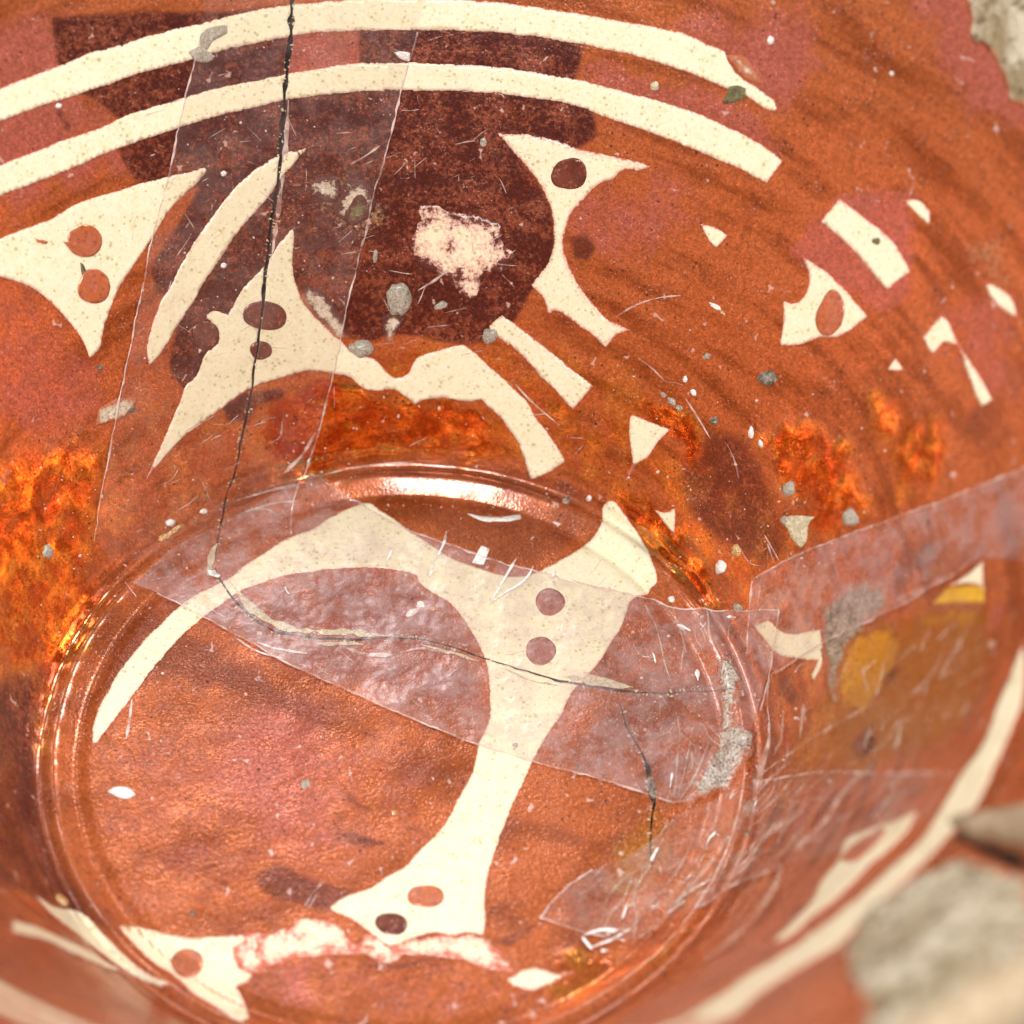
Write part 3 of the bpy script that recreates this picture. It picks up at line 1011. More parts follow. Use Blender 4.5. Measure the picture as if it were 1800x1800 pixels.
# the part of the lower ring hidden behind the near wall
t0 = math.atan2(*(px_uv([(-34, 320)])[0][::-1]))
t1 = math.atan2(*(px_uv([(1190, 1792)])[0][::-1]))
sr = np.hypot(*px_uv([(-34, 320)])[0])
hw = 0.045
aa = np.linspace(t0, t1 + 2 * math.pi, 130)
wv = 0.006 * smooth_noise(130, 6)
cream('cream_ring', np.concatenate([np.stack([(sr + hw + wv) * np.cos(aa), (sr + hw + wv) * np.sin(aa)], 1), np.stack([(sr - hw + wv) * np.cos(aa), (sr - hw + wv) * np.sin(aa)], 1)[::-1]]), uv=True, grid=14)

t0 = math.atan2(*(px_uv([(-34, 198)])[0][::-1]))
sr = np.hypot(*px_uv([(-34, 198)])[0])
aa = np.linspace(t0, t1 + 2 * math.pi, 130)
wv = 0.006 * smooth_noise(130, 6)
cream('cream_ring', np.concatenate([np.stack([(sr + hw + wv) * np.cos(aa), (sr + hw + wv) * np.sin(aa)], 1), np.stack([(sr - hw + wv) * np.cos(aa), (sr - hw + wv) * np.sin(aa)], 1)[::-1]]), uv=True, grid=14)

# leaves, points and blades of the wall
cream('pointed_leaf', [(-30, 432), (50, 399), (88, 385), (137, 357), (200, 337), (275, 316), (340, 299), (368, 291), (357, 310), (300, 367), (270, 415), (240, 460), (210, 507), (192, 552), (180, 590), (175, 615), (157, 630), (150, 610), (135, 585), (105, 547), (75, 520), (50, 504), (-30, 480)])
cream('curved_blade', [(568, 247), (530, 262), (487, 275), (450, 297), (412, 332), (375, 377), (337, 432), (312, 475), (300, 500), (285, 525), (270, 565), (257, 620), (262, 643), (275, 630), (290, 610), (312, 575), (337, 535), (357, 500), (387, 455), (425, 400), (475, 342), (492, 315), (507, 300), (530, 272)])
cream('palmette', [(519, 395), (487, 432), (460, 470), (425, 510), (400, 552), (375, 547), (360, 555), (375, 570), (383, 583), (382, 605), (362, 620), (345, 660), (330, 675), (315, 710), (300, 745), (280, 790), (257, 845), (275, 822), (300, 790), (337, 757), (387, 720), (425, 692), (462, 675), (500, 662), (550, 652), (590, 657), (615, 662), (635, 680), (650, 686), (695, 685), (712, 697), (730, 710), (750, 702), (775, 700), (835, 706), (846, 702), (860, 715), (882, 735), (895, 755), (912, 782), (922, 810), (932, 844), (962, 832), (994, 812), (987, 797), (960, 757), (937, 727), (930, 712), (900, 680), (870, 652), (840, 624), (815, 604), (775, 615), (732, 630), (725, 640), (720, 652), (707, 662), (690, 661), (675, 647), (657, 630), (625, 622), (600, 600), (575, 577), (555, 557), (532, 530), (520, 497), (515, 472), (516, 440)])
cream('palmette', [(870, 235), (900, 236), (935, 236), (970, 244), (1005, 257), (1050, 270), (1100, 279), (1145, 292), (1125, 300), (1090, 302), (1082, 312), (1050, 327), (1025, 352), (1007, 372), (997, 397), (990, 420), (992, 440), (1005, 477), (1022, 507), (1040, 530), (1067, 560), (1090, 572), (1110, 581), (1085, 589), (1065, 610), (1040, 590), (1000, 560), (980, 547), (962, 552), (957, 530), (932, 500), (950, 480), (967, 455), (973, 425), (970, 375), (957, 337), (937, 307), (915, 282), (892, 255)], 'cream_blush', soft=11)
cream('blade', [(882, 554), (907, 570), (950, 605), (1000, 645), (1042, 680), (1022, 702), (1007, 721), (975, 687), (937, 647), (912, 620), (880, 595), (857, 574)], 'cream_blush')
cream('small_point', [(1112, 727), (1137, 740), (1177, 754), (1157, 777), (1137, 805), (1117, 817), (1106, 838), (1101, 835), (1112, 812), (1109, 787), (1107, 750)], grid=7)
cream('small_point', [(1150, 897), (1172, 900), (1187, 892), (1187, 942)], 'cream_blush', grid=6, soft=5)
cream('small_point', [(1231, 395), (1262, 402), (1279, 415), (1260, 436), (1247, 425)], 'cream_blush', grid=6, soft=5)
cream('pointed_leaf', [(1412, 450), (1444, 472), (1480, 503), (1525, 556), (1472, 593), (1444, 593), (1408, 607), (1369, 608), (1375, 583), (1379, 531), (1397, 533), (1417, 517), (1422, 486)], 'cream_blush')
cream('hooked_blade', [(1622, 594), (1656, 553), (1669, 567), (1681, 597), (1694, 620), (1722, 661), (1746, 703), (1725, 715), (1717, 700), (1700, 653), (1680, 608), (1658, 601), (1639, 624)], 'cream_blush', grid=7, soft=6)
cream('small_point', [(1574, 629), (1589, 651), (1558, 650)], 'cream_blush', grid=5, soft=4)
cream('pointed_leaf', [(1613, 1424), (1606, 1442), (1575, 1481), (1528, 1522), (1472, 1578), (1428, 1611), (1383, 1650), (1356, 1659), (1389, 1625), (1422, 1589), (1450, 1544), (1475, 1510), (1480, 1490), (1486, 1472), (1528, 1458), (1570, 1444)])
cream('cream_dash', [(1325, 1100), (1350, 1090), (1380, 1112), (1443, 1107), (1447, 1160), (1432, 1195), (1425, 1190), (1438, 1162), (1400, 1158), (1365, 1150), (1345, 1125)], grid=7)
cream('small_point', [(1728, 985), (1728, 1030), (1700, 1026), (1660, 1034), (1700, 1010)], grid=6)
cream('pointed_leaf', [(60, 1573), (100, 1597), (130, 1600), (155, 1612), (175, 1635), (200, 1660), (250, 1705), (300, 1731), (290, 1738), (250, 1725), (200, 1692), (162, 1662), (125, 1634), (87, 1603)], grid=7, jitter=0.3)
cream('curved_blade', [(20, 1618), (60, 1628), (100, 1645), (150, 1669), (200, 1699), (245, 1722), (190, 1702), (130, 1676), (80, 1654), (20, 1640)], 'cream_blush', grid=7, jitter=0.3)

# the large creature-like motif on the floor of the well
cream('floor_motif', [(163, 1316), (162, 1297), (167, 1262), (180, 1232), (200, 1195), (225, 1160), (257, 1122), (300, 1080), (337, 1050), (375, 1030), (405, 1015), (425, 997), (462, 972), (500, 950), (550, 930), (587, 907), (625, 890), (650, 885), (665, 895), (700, 917), (725, 937), (762, 962), (800, 985), (837, 998), (875, 1010), (900, 1014), (932, 1010), (957, 999), (987, 985), (1012, 970), (1037, 950), (1050, 932), (1057, 915), (1062, 887), (1070, 881), (1080, 880), (1090, 892), (1110, 920), (1125, 942), (1140, 967), (1147, 987), (1157, 1017), (1153, 1028), (1145, 1035), (1140, 1045), (1120, 1050), (1110, 1057), (1100, 1082), (1090, 1110), (1075, 1130), (1055, 1162), (1035, 1187), (1025, 1200), (1010, 1212), (997, 1232), (990, 1252), (975, 1275), (957, 1302), (937, 1340), (920, 1377), (900, 1420), (882, 1465), (867, 1507), (857, 1542), (852, 1587), (854, 1625), (850, 1647), (830, 1640), (800, 1646), (760, 1640), (720, 1652), (690, 1662), (668, 1655), (640, 1632), (612, 1614), (590, 1605), (577, 1597), (590, 1587), (620, 1572), (650, 1562), (675, 1545), (710, 1525), (735, 1497), (765, 1470), (790, 1435), (807, 1400), (825, 1370), (835, 1340), (842, 1305), (850, 1290), (860, 1262), (860, 1212), (855, 1170), (847, 1145), (825, 1105), (792, 1062), (757, 1040), (735, 1022), (732, 1012), (712, 1005), (675, 1000), (625, 999), (562, 1004), (500, 1012), (450, 1029), (412, 1047), (387, 1065), (360, 1085), (332, 1107), (300, 1140), (270, 1175), (240, 1215), (210, 1255), (190, 1280), (175, 1300)], grid=5, off=0.09)
cream('flaked_border', [(205, 1629), (235, 1627), (275, 1637), (315, 1646), (362, 1647), (400, 1644), (432, 1642), (434, 1655), (412, 1667), (420, 1700), (447, 1712), (435, 1727), (415, 1735), (425, 1750), (440, 1790), (420, 1796), (385, 1775), (337, 1745), (300, 1714), (262, 1688), (235, 1662)], 'cream_blush')
cream('flaked_border', [(415, 1648), (440, 1640), (475, 1640), (480, 1690), (455, 1712), (425, 1705), (408, 1680)], 'cream_mottled', soft=26, jitter=2.0, off=0.045)
cream('flaked_border', [(640, 1640), (690, 1640), (720, 1660), (700, 1690), (660, 1690), (630, 1668)], 'cream_mottled', soft=26, jitter=2.0, off=0.045)
cream('flaked_border', [(452, 1648), (500, 1632), (540, 1612), (575, 1616), (600, 1628), (620, 1650), (662, 1668), (640, 1676), (570, 1679), (520, 1686), (470, 1697), (448, 1682)], 'cream_mottled', soft=20, jitter=2.0)
cream('flaked_border', [(668, 1662), (700, 1655), (740, 1648), (800, 1644), (850, 1648), (880, 1668), (892, 1690), (908, 1708), (870, 1706), (820, 1689), (760, 1679), (700, 1676)], 'cream_mottled', soft=20, jitter=2.0)
cream('flaked_border', [(887, 1724), (912, 1710), (950, 1703), (980, 1712), (1012, 1709), (990, 1721), (962, 1733), (932, 1742), (905, 1735)], 'cream_blush', jitter=1.2)
# bare, rubbed spot in the middle of the dark roundel
cream('rubbed_patch', [(735, 360), (770, 362), (800, 372), (840, 378), (880, 395), (885, 430), (905, 445), (890, 475), (850, 480), (838, 520), (815, 535), (800, 505), (770, 480), (735, 470), (722, 430), (735, 400)], 'cream_mottled', soft=40, jitter=2.2)

# ------------------------------------------------------------------ lustre dots on the cream
M['dot_orange'] = None
_named = {}
for _o in motif:
    _named.setdefault(_o.name.split('.')[0], []).append(_o)
owner_of = {0: bowl, 'leaf': _named['pointed_leaf'][0], 'palm': _named['palmette'][0], 'palm2': _named['palmette'][1], 'leaf2': _named['pointed_leaf'][1], 'leaf3': _named['pointed_leaf'][2],
            'floor': _named['floor_motif'][0], 'border': _named['flaked_border'][0]}
_named['floor_motif'][0]['label'] = 'large curling cream motif across the floor of the well'
_named['rubbed_patch'][0]['label'] = 'rubbed pale patch in the dark maroon roundel'


def dot_material(name, c1, c2):
    mt, nt, out = nodes_of(name)
    b = NB(nt)
    fine = b.noise(2200, 2, 0.75)
    col = b.mix(b.ramp(b.noise(700, 3), 0.35, 0.65), c1, c2)
    col = b.mix(b.ramp(fine, 0.5, 0.75, 0, 0.6), col, (0.09, 0.02, 0.01))
    col = b.mix(b.ramp(fine, 0.45, 0.25, 0, 0.5), col, (0.70, 0.36, 0.26))
    nt.links.new(b.principled(color=col, rough=0.35, metal=0.3, coat=0.5, coat_rough=0.12, normal=b.bump(fine, 0.00005, 0.6)), out.inputs[0])
    return mt


M['dot_orange'] = dot_material('lustre_dot_orange', (0.55, 0.15, 0.05), (0.52, 0.16, 0.09))
M['dot_maroon'] = dot_material('lustre_dot_maroon', (0.13, 0.028, 0.015), (0.20, 0.045, 0.025))
M['dot_mauve'] = dot_material('lustre_dot_mauve', (0.42, 0.17, 0.13), (0.40, 0.13, 0.10))


def dot(pts, mat, owner=0, **kw):
    return patch('lustre_dot', pts, M[mat], owner_of[owner], off=0.13, grid=6, jitter=0.5, paint=False, **kw)


dot([(110, 423), (117, 426), (122, 408), (135, 400), (148, 395), (165, 400), (178, 415), (178, 432), (168, 446), (150, 452), (130, 446), (118, 434)], 'dot_orange', 'leaf')
dot(ellipse(166, 504, 27, 27), 'dot_orange', 'leaf')
dot([(60, 417), (84, 424), (80, 429), (70, 427)], 'dot_orange', 'leaf')
dot(ellipse(466, 555, 38, 25, 4), 'dot_maroon', 'palm')
dot(ellipse(459, 614, 19, 16), 'dot_maroon', 'palm')
dot(ellipse(362, 590, 24, 27, 20), 'dot_maroon', 'palm')
dot(ellipse(1003, 305, 32, 31), 'dot_maroon', 'palm2')
dot(ellipse(1460, 553, 24, 39, 14), 'dot_orange', 'leaf2')
dot([(1476, 1513), (1500, 1489), (1552, 1455), (1558, 1462), (1530, 1495), (1500, 1515)], 'dot_orange', 'leaf3')
dot(ellipse(966, 1060, 27, 25), 'dot_mauve', 'floor')
dot(ellipse(951, 1143, 26, 25), 'dot_mauve', 'floor')
dot(ellipse(751, 1578, 31, 20, 5), 'dot_orange', 'floor')
dot(ellipse(687, 1624, 31, 20, 5), 'dot_maroon', 'floor')
dot(ellipse(329, 1695, 29, 24), 'dot_orange', 'border')

print('motifs', round(time.time() - T0, 1), 's')

# ------------------------------------------------------------------ losses, chips and deposits
patch('eroded_patch', [(1520, 1612), (1560, 1582), (1620, 1548), (1690, 1512), (1740, 1520), (1790, 1540), (1830, 1550), (1830, 1830), (1500, 1830), (1512, 1760), (1482, 1700), (1495, 1650)], M['plaster'], bowl, off=0.10, grid=16, rough=0.35, bulge=0.6, soft=40)['label'] = 'rough grey-beige bare patch of the near rim'
patch('eroded_patch', [(1705, 61), (1711, 75), (1728, 80), (1739, 90), (1752, 108), (1775, 180), (1830, 200), (1830, -30), (1690, -30), (1708, 30)], M['plaster'], bowl, off=0.1, grid=12, rough=0.3, bulge=0.4, soft=16)
patch('lifted_flake', [(1678, 1458), (1700, 1446), (1740, 1440), (1830, 1425), (1830, 1495), (1760, 1482), (1710, 1474)], M['flake'], bowl, off=0.9, grid=10, rough=0.1, paint=False)
patch('break_surface', [(1444, 1064), (1467, 1050), (1486, 1028), (1517, 1017), (1561, 1028), (1569, 1072), (1542, 1086), (1517, 1108), (1492, 1139), (1483, 1172), (1478, 1225), (1464, 1242), (1455, 1211), (1447, 1155), (1444, 1100)], M['biscuit'], bowl, off=0.04, grid=6, rough=0.10, soft=30, jitter=2.5)['label'] = 'rough grey-brown bare clay where the glaze broke away'
patch('glaze_patch', [(1640, 1062), (1662, 1038), (1700, 1030), (1728, 1031), (1729, 1058), (1690, 1060)], M['yellow'], bowl, off=0.07, grid=8, paint=False)['label'] = 'bright yellow patch of glaze'
patch('chipped_corner', [(1374, 912), (1395, 905), (1432, 907), (1420, 925), (1416, 952), (1405, 962), (1390, 940)], M['chip'], bowl, off=0.05, grid=5, rough=0.12, paint=False, jitter=1.5)
patch('glue_blob', [(1262, 1160), (1285, 1150), (1300, 1185), (1302, 1225), (1290, 1262), (1310, 1280), (1330, 1290), (1328, 1320), (1300, 1350), (1285, 1385), (1240, 1405), (1215, 1425), (1200, 1410), (1225, 1360), (1250, 1310), (1268, 1260), (1262, 1210)], M['glue'], bowl, off=0.04, grid=6, rough=0.12, bulge=0.30, soft=24, jitter=2.0)['label'] = 'silvery lumpy glue along the edge of the well'
patch('white_chip_glint', [(822, 904), (845, 908), (880, 909), (915, 905), (917, 912), (880, 917), (848, 915)], M['flake_white'], bowl, off=0.1, grid=5, paint=False)
patch('white_chip_glint', [(693, 93), (706, 90), (722, 92), (720, 107), (705, 103)], M['flake_white'], bowl, off=0.15, grid=5, paint=False)  # bright glint on the tape, modelled as a raised white flake
patch('olive_stain', [(1270, 180), (1276, 168), (1284, 152), (1298, 150), (1312, 156), (1308, 172), (1296, 178), (1282, 180)], M['stain'], bowl, off=0.12, grid=5, rough=0.03, paint=False)
patch('olive_stain', ellipse(633, 372, 22, 30, 25), M['stain_soft'], bowl, off=0.03, grid=5, soft=22, jitter=3)
patch('pale_smear', ellipse(625, 352, 34, 38, 10), M['smear'], bowl, off=0.015, grid=6, soft=34, jitter=3)
patch('pale_smear', ellipse(571, 333, 26, 26), M['smear'], bowl, off=0.02, grid=6, soft=26, jitter=3)
patch('pale_smear', [(668, 560), (690, 545), (715, 560), (700, 590), (680, 605), (672, 585)], M['smear'], bowl, off=0.02, grid=6, soft=18, jitter=3)
patch('pale_smear', [(540, 500), (570, 520), (600, 560), (620, 600), (600, 598), (560, 560), (535, 525)], M['smear'], bowl, off=0.02, grid=6, soft=20, jitter=3)
patch('pale_smear', [(1275, 95), (1300, 100), (1330, 125), (1345, 150), (1325, 145), (1300, 128)], M['smear'], bowl, off=0.02, grid=6, soft=20, jitter=3)
patch('pale_smear', [(185, 715), (225, 698), (240, 705), (232, 722), (195, 745), (170, 752)], M['smear'], bowl, off=0.02, grid=6, soft=12, jitter=3)
patch('olive_stain', [(140, 462), (146, 466), (152, 485), (150, 492), (143, 482)], M['stain'], bowl, off=0.1, grid=5, paint=False)
patch('olive_stain', ellipse(1540, 424, 7, 6), M['stain'], bowl, off=0.09, grid=4, paint=False)
patch('chipped_edge', [(330, 92), (350, 80), (352, 62), (365, 50), (400, 45), (398, 60), (375, 72), (362, 88), (380, 96), (372, 104), (345, 106)], M['grit'], bowl, off=0.1, grid=6, rough=0.08, paint=False, jitter=1.5)
# pale chips along the crack of the well
for ln, wd in [([(402, 1022), (430, 1055), (462, 1085), (500, 1102), (560, 1112), (620, 1112), (690, 1118)], [9, 12, 12, 9, 11, 12, 5]),
               ([(560, 1132), (600, 1131), (640, 1134)], 5),
               ([(740, 1134), (790, 1147), (840, 1163)], 4),
               ([(990, 1192), (1030, 1196), (1070, 1202), (1112, 1209)], [8, 16, 14, 8]),
               ([(880, 1176), (930, 1195), (990, 1210)], 4),
               ([(366, 1012), (369, 990), (375, 970), (383, 955)], [6, 14, 9, 4])]:
    strip('chipped_edge', ln, wd, M['chip'], bowl, off=0.07, jitter=1.2, wj=0.3, ridge=0.08)
strip('crack_glint', [(507, 175), (503, 240), (497, 310), (489, 370), (482, 420), (476, 460)], [6, 8, 7, 6, 6, 4], M['tape_edge'], bowl, off=0.05, wj=0.35)

DEP = [  # cx, cy, rx, ry, height mm, material, rotation
    (700, 527, 22, 32, 1.0, 'grit', 15), (635, 612, 25, 17, 1.2, 'grit', 0), (862, 590, 14, 14, 0.7, 'grit', 0), (775, 538, 12, 7, 0.4, 'grit', -25),
    (1350, 663, 18, 13, 0.9, 'grit_dark', 0), (1386, 860, 11, 16, 0.8, 'grit', 15), (1494, 911, 14, 17, 0.9, 'grit', -20), (1380, 916, 8, 9, 0.6, 'grit', 0),
    (1256, 739, 8, 7, 0.6, 'grit_dark', 0), (1258, 742, 4, 4, 0.5, 'grit', 0), (1180, 706, 9, 6, 0.5, 'grit', 45), (1166, 694, 6, 4, 0.4, 'grit', 45), (1194, 717, 7, 5, 0.4, 'grit', 30),
    (1258, 539, 13, 4, 0.4, 'flake_white', 30), (1270, 549, 8, 3, 0.3, 'gold', 45), (1243, 626, 8, 5, 0.35, 'grit', -20), (1204, 667, 4, 6, 0.3, 'flake_white', 0), (1218, 690, 5, 7, 0.3, 'flake_white', -30),
    (1320, 760, 5, 12, 0.4, 'flake_white', 8), (1337, 780, 4, 7, 0.3, 'flake_white', -15), (1267, 996, 9, 13, 0.9, 'flake_white', 5), (1294, 967, 9, 12, 0.6, 'gold', -20), (1298, 1068, 10, 7, 0.5, 'grit', 40),
    (290, 944, 12, 7, 0.7, 'gold', -25), (308, 932, 18, 5, 0.5, 'gold', -35), (300, 920, 9, 7, 0.7, 'flake_white', 0), (84, 970, 10, 12, 0.8, 'grit', 0), (358, 899, 8, 5, 0.4, 'flake_white', 0),
    (905, 1310, 9, 8, 0.25, 'grit', 0), (725, 1076, 12, 6, 0.4, 'flake_white', -30), (740, 1062, 8, 5, 0.3, 'flake_white', 40), (760, 1070, 6, 4, 0.3, 'gold', 0),
    (536, 1378, 9, 8, 0.25, 'grit', 0), (176, 646, 6, 5, 0.3, 'grit_dark', 0), (232, 720, 8, 5, 0.35, 'grit_dark', -30), (568, 336, 4, 5, 0.25, 'flake_white', 0),
    (103, 186, 6, 5, 0.35, 'flake_white', 0), (393, 467, 6, 5, 0.4, 'flake_white', 0), (393, 305, 5, 5, 0.3, 'flake_white', 0), (660, 450, 4, 12, 0.25, 'grit', 8), (850, 250, 6, 9, 0.2, 'grit', 0),
    (1151, 151, 8, 8, 0.15, 'chip', 0), (1354, 71, 6, 8, 0.25, 'flake_white', 0), (1063, 1605, 3, 3, 0.2, 'grit_dark', 0), (338, 1605, 5, 5, 0.25, 'grit_dark', 0), (972, 1012, 4, 5, 0.2, 'flake_white', 0),
    (1567, 129, 4, 4, 0.2, 'flake_white', 0), (995, 880, 8, 6, 0.5, 'grit', 0), (1035, 877, 5, 7, 0.5, 'flake_white', 0), (1180, 1054, 6, 6, 0.5, 'flake_white', 0), (1198, 1102, 11, 5, 0.4, 'flake_white', 20),
    (222, 1632, 10, 4, 0.5, 'gold', 35), (107, 1583, 16, 6, 0.8, 'gold', 33), (692, 1428, 5, 5, 0.3, 'gold', 0), (1145, 1383, 7, 20, 0.5, 'grit_dark', -8),
]
for cx, cy, rx, ry, h, mn, rot in DEP:
    lump({'grit': 'grit_grain', 'grit_dark': 'dark_grain', 'flake_white': 'white_flake', 'gold': 'golden_chip', 'chip': 'pale_chip'}[mn], cx, cy, rx, ry, h, M[mn], bowl, rot)
patch('white_flake', [(188, 1393), (200, 1386), (222, 1385), (236, 1393), (238, 1398), (225, 1404), (205, 1400)], M['flake_white'], bowl, off=0.12, grid=5, rough=0.05, paint=False)

# tiny scratches, and pale grains for specks and glints, far too many to count
fl = []


def flecks(n, x0, x1, y0, y1, r0, r1, poly=None):
    n = int(n * 0.72)
    P = np.stack([rng.uniform(x0, x1, n), rng.uniform(y0, y1, n)], 1)
    if poly is not None:
        P = P[inside(P, poly)]
    Q = np.concatenate([P, P + (1, 0), P + (0, 1)])
    uvq = px_uv(Q)
    X = uv_xyz(uvq)
    N = normals(uvq[:len(P)])
    m_ = len(P)
    V0, F0 = ico(1)
    for i in range(m_):
        r = r0 + (r1 - r0) * rng.uniform() ** 3
        t = rng.uniform(0, math.pi)
        ex, ey = X[m_ + i] - X[i], X[2 * m_ + i] - X[i]
        a1 = (ex * math.cos(t) + ey * math.sin(t)) * r * rng.uniform(0.7, 1.5)
        a2 = (ey * math.cos(t) - ex * math.sin(t)) * r * rng.uniform(0.6, 1.1)
        W = V0 * (1 + 0.25 * rng.normal(size=(len(V0), 1)))
        fl.append((X[i] + W[:, :1] * a1 + W[:, 1:2] * a2 + W[:, 2:3] * N[i] * (0.04 + 0.03 * r) * 0.001, F0))


TA = [(372, -110), (345, 95), (327, 165), (312, 230), (295, 310), (267, 415), (250, 500), (237, 557), (225, 620), (212, 687), (200, 745), (190, 800), (177, 862), (165, 950), (200, 990), (245, 985), (300, 972), (400, 950), (511, 943), (515, 882), (538, 825), (562, 750), (600, 590), (612, 525), (625, 483), (642, 407), (662, 325), (672, 295), (690, 225), (705, 160), (720, 107), (734, 55), (765, -110)]
TB = [(232, 1026), (300, 968), (400, 915), (480, 870), (545, 832), (600, 868), (700, 925), (785, 957), (850, 982), (950, 1008), (1070, 1040), (1130, 1052), (1185, 1068), (1240, 1073), (1300, 1074), (1372, 1072), (1366, 1130), (1350, 1190), (1325, 1270), (1280, 1350), (1235, 1395), (1190, 1412), (1140, 1398), (1050, 1370), (940, 1342), (840, 1310), (800, 1295), (700, 1255), (600, 1210), (500, 1165), (440, 1130), (330, 1072), (280, 1045)]
TC = [(1325, 1020), (1385, 985), (1450, 957), (1600, 903), (1700, 865), (1810, 822), (1815, 990), (1730, 985), (1680, 1012), (1600, 1058), (1540, 1088), (1450, 1132), (1366, 1184), (1316, 1150), (1320, 1080)]
TD = [(950, 1615), (985, 1572), (1040, 1532), (1100, 1508), (1150, 1475), (1190, 1435), (1250, 1410), (1320, 1378), (1380, 1368), (1450, 1359), (1540, 1361), (1685, 1362), (1640, 1430), (1560, 1480), (1470, 1505), (1400, 1520), (1330, 1540), (1250, 1585), (1170, 1630), (1100, 1656), (1030, 1642)]
TE = [(1366, 1184), (1450, 1132), (1540, 1088), (1650, 1040), (1725, 1062), (1735, 1250), (1690, 1355), (1540, 1358), (1450, 1356), (1380, 1366), (1330, 1372), (1320, 1290)]

flecks(420, 60, 760, 40, 900, 0.8, 3.2, np.array(TA))
flecks(260, 230, 1370, 830, 1410, 0.8, 3.5, np.array(TB))
flecks(150, 60, 1750, 30, 900, 0.8, 2.6)
flecks(130, 120, 1300, 900, 1740, 0.8, 2.4)
flecks(160, 480, 1120, 640, 900, 0.8, 3.4)
flecks(120, 1150, 1560, 700, 1000, 0.8, 3.4)
flecks(120, 60, 300, 780, 1300, 0.8, 3.4)
flecks(90, 1230, 1480, 1080, 1430, 0.8, 3.6)
def flecks_uv(uv, r0, r1, bag):
    uv = np.asarray(uv)
    X, N = uv_xyz(uv), normals(uv)
    V0, F0 = ico(1)
    for i in range(len(uv)):
        t1 = np.cross(N[i], rng.normal(size=3))
        t1 /= np.linalg.norm(t1)
        t2 = np.cross(N[i], t1)
        r = (r0 + (r1 - r0) * rng.uniform() ** 2.5) * PX * S
        W = V0 * (1 + 0.25 * rng.normal(size=(len(V0), 1)))
        bag.append((X[i] + W[:, :1] * t1 * r * 1.4 + W[:, 1:2] * t2 * r * 0.8 + W[:, 2:3] * N[i] * r * 0.5, F0))


crumbs, soil = [], []
for c in CR[:3]:
    ln = c['line']
    k = rng.randint(0, len(ln), int(len(ln) * 1.1))
    side = rng.choice([-1, 1], len(k))
    tg = np.gradient(ln, axis=0)[k]
    tg /= np.linalg.norm(tg, axis=1)[:, None]
    nrm = np.stack([-tg[:, 1], tg[:, 0]], 1)
    flecks_uv(ln[k] + nrm * (side * rng.uniform(3.0, 8.0, len(k)) * PX)[:, None], 0.8, 3.2, crumbs)
P, F = merge(crumbs)
o = obj('crack_crumbs', P, F, M['chip'], bowl, smooth=False)
o['kind'] = 'stuff'
tt = rng.uniform(0, 2 * np.pi, 420)
rr = np.interp(np.where(rng.uniform(size=420) < 0.5, 0.935, 1.03) + rng.normal(size=420) * 0.012, _r, _s)
flecks_uv(np.stack([rr * np.cos(tt), rr * np.sin(tt)], 1), 0.8, 3.6, soil)
P, F = merge(soil)
o = obj('groove_soil', P, F, M['grit_dark'], bowl, smooth=False)
o['kind'] = 'stuff'
P, F = merge(fl)
o = obj('pale_flecks', P, F, M['fleck'], bowl, smooth=False)
o['kind'] = 'stuff'
sc = []


def scr(pts, w):
    sc.append(strip('', pts, w, None, None, off=0.11, build=False, step=6, jitter=0.15, wj=0.3))


for pts, w in [([(617, 287), (640, 275), (668, 255)], 4), ([(735, 510), (760, 495), (790, 473)], 3), ([(1082, 557), (1120, 535), (1160, 523), (1198, 519)], 2.5), ([(1122, 628), (1150, 650), (1172, 672)], 2),
               ([(1205, 700), (1225, 730), (1250, 770)], 2.5), ([(1280, 780), (1295, 815), (1300, 840)], 2), ([(900, 668), (935, 705), (985, 748)], 2.5), ([(500, 830), (530, 800), (555, 760)], 5), ([(420, 880), (470, 865), (540, 850)], 4),
               ([(430, 900), (480, 885), (530, 880)], 3), ([(560, 838), (620, 823), (700, 814), (790, 820)], 3), ([(232, 1230), (228, 1265), (222, 1300)], 4), ([(535, 1595), (555, 1565), (570, 1550)], 2.5), ([(540, 1600), (560, 1570)], 2),
               ([(412, 1120), (450, 1145), (500, 1160)], 3), ([(452, 1130), (480, 1140), (540, 1150)], 4), ([(610, 1140), (640, 1150), (690, 1152)], 5), ([(705, 1148), (740, 1140), (790, 1150)], 4), ([(1300, 960), (1320, 990), (1345, 995)], 2), ([(1350, 955), (1362, 990)], 2), ([(1345, 940), (1370, 985)], 2)]:
    scr(pts, w)
for i in range(120):
    x, y = rng.uniform(230, 930), rng.uniform(60, 620)
    if i > 90:
        x, y = rng.uniform(200, 1250), rng.uniform(650, 1300)
    t = rng.uniform(0, math.pi) if i % 3 else rng.normal(-0.5, 0.25)
    L = rng.uniform(8, 42)
    bend = rng.normal() * 0.06
    scr([(x, y), (x + L * 0.5 * math.cos(t + bend / 2), y + L * 0.5 * math.sin(t + bend / 2)), (x + L * math.cos(t + bend), y + L * math.sin(t + bend))], rng.uniform(0.7, 1.5))
P, F = merge(sc)
o = obj('pale_scratches', P, F, M['tape_edge'], bowl)
o['kind'] = 'stuff'
print('details', round(time.time() - T0, 1), 's')


# ================================================================== clear tape (stuck on, things of their own)
FILM = {}


def tape(label, poly, mat, off, edges, ends=()):
    t = thing('tape_strip', label, 'tape', group='clear tape strips stuck inside the bowl')
    film = patch('film', poly, M[mat], t, off=off, grid=9, jitter=0.8, cut=False, paint=False, skirt=False, sharp=40)
    for ln in edges:
        strip('cut_edge', ln, 2.6, M['tape_edge'], film, off=off + 0.03, jitter=0.9, wj=0.4, step=4, taper=False, ridge=0.05)
    FILM[t.name] = film
    return t


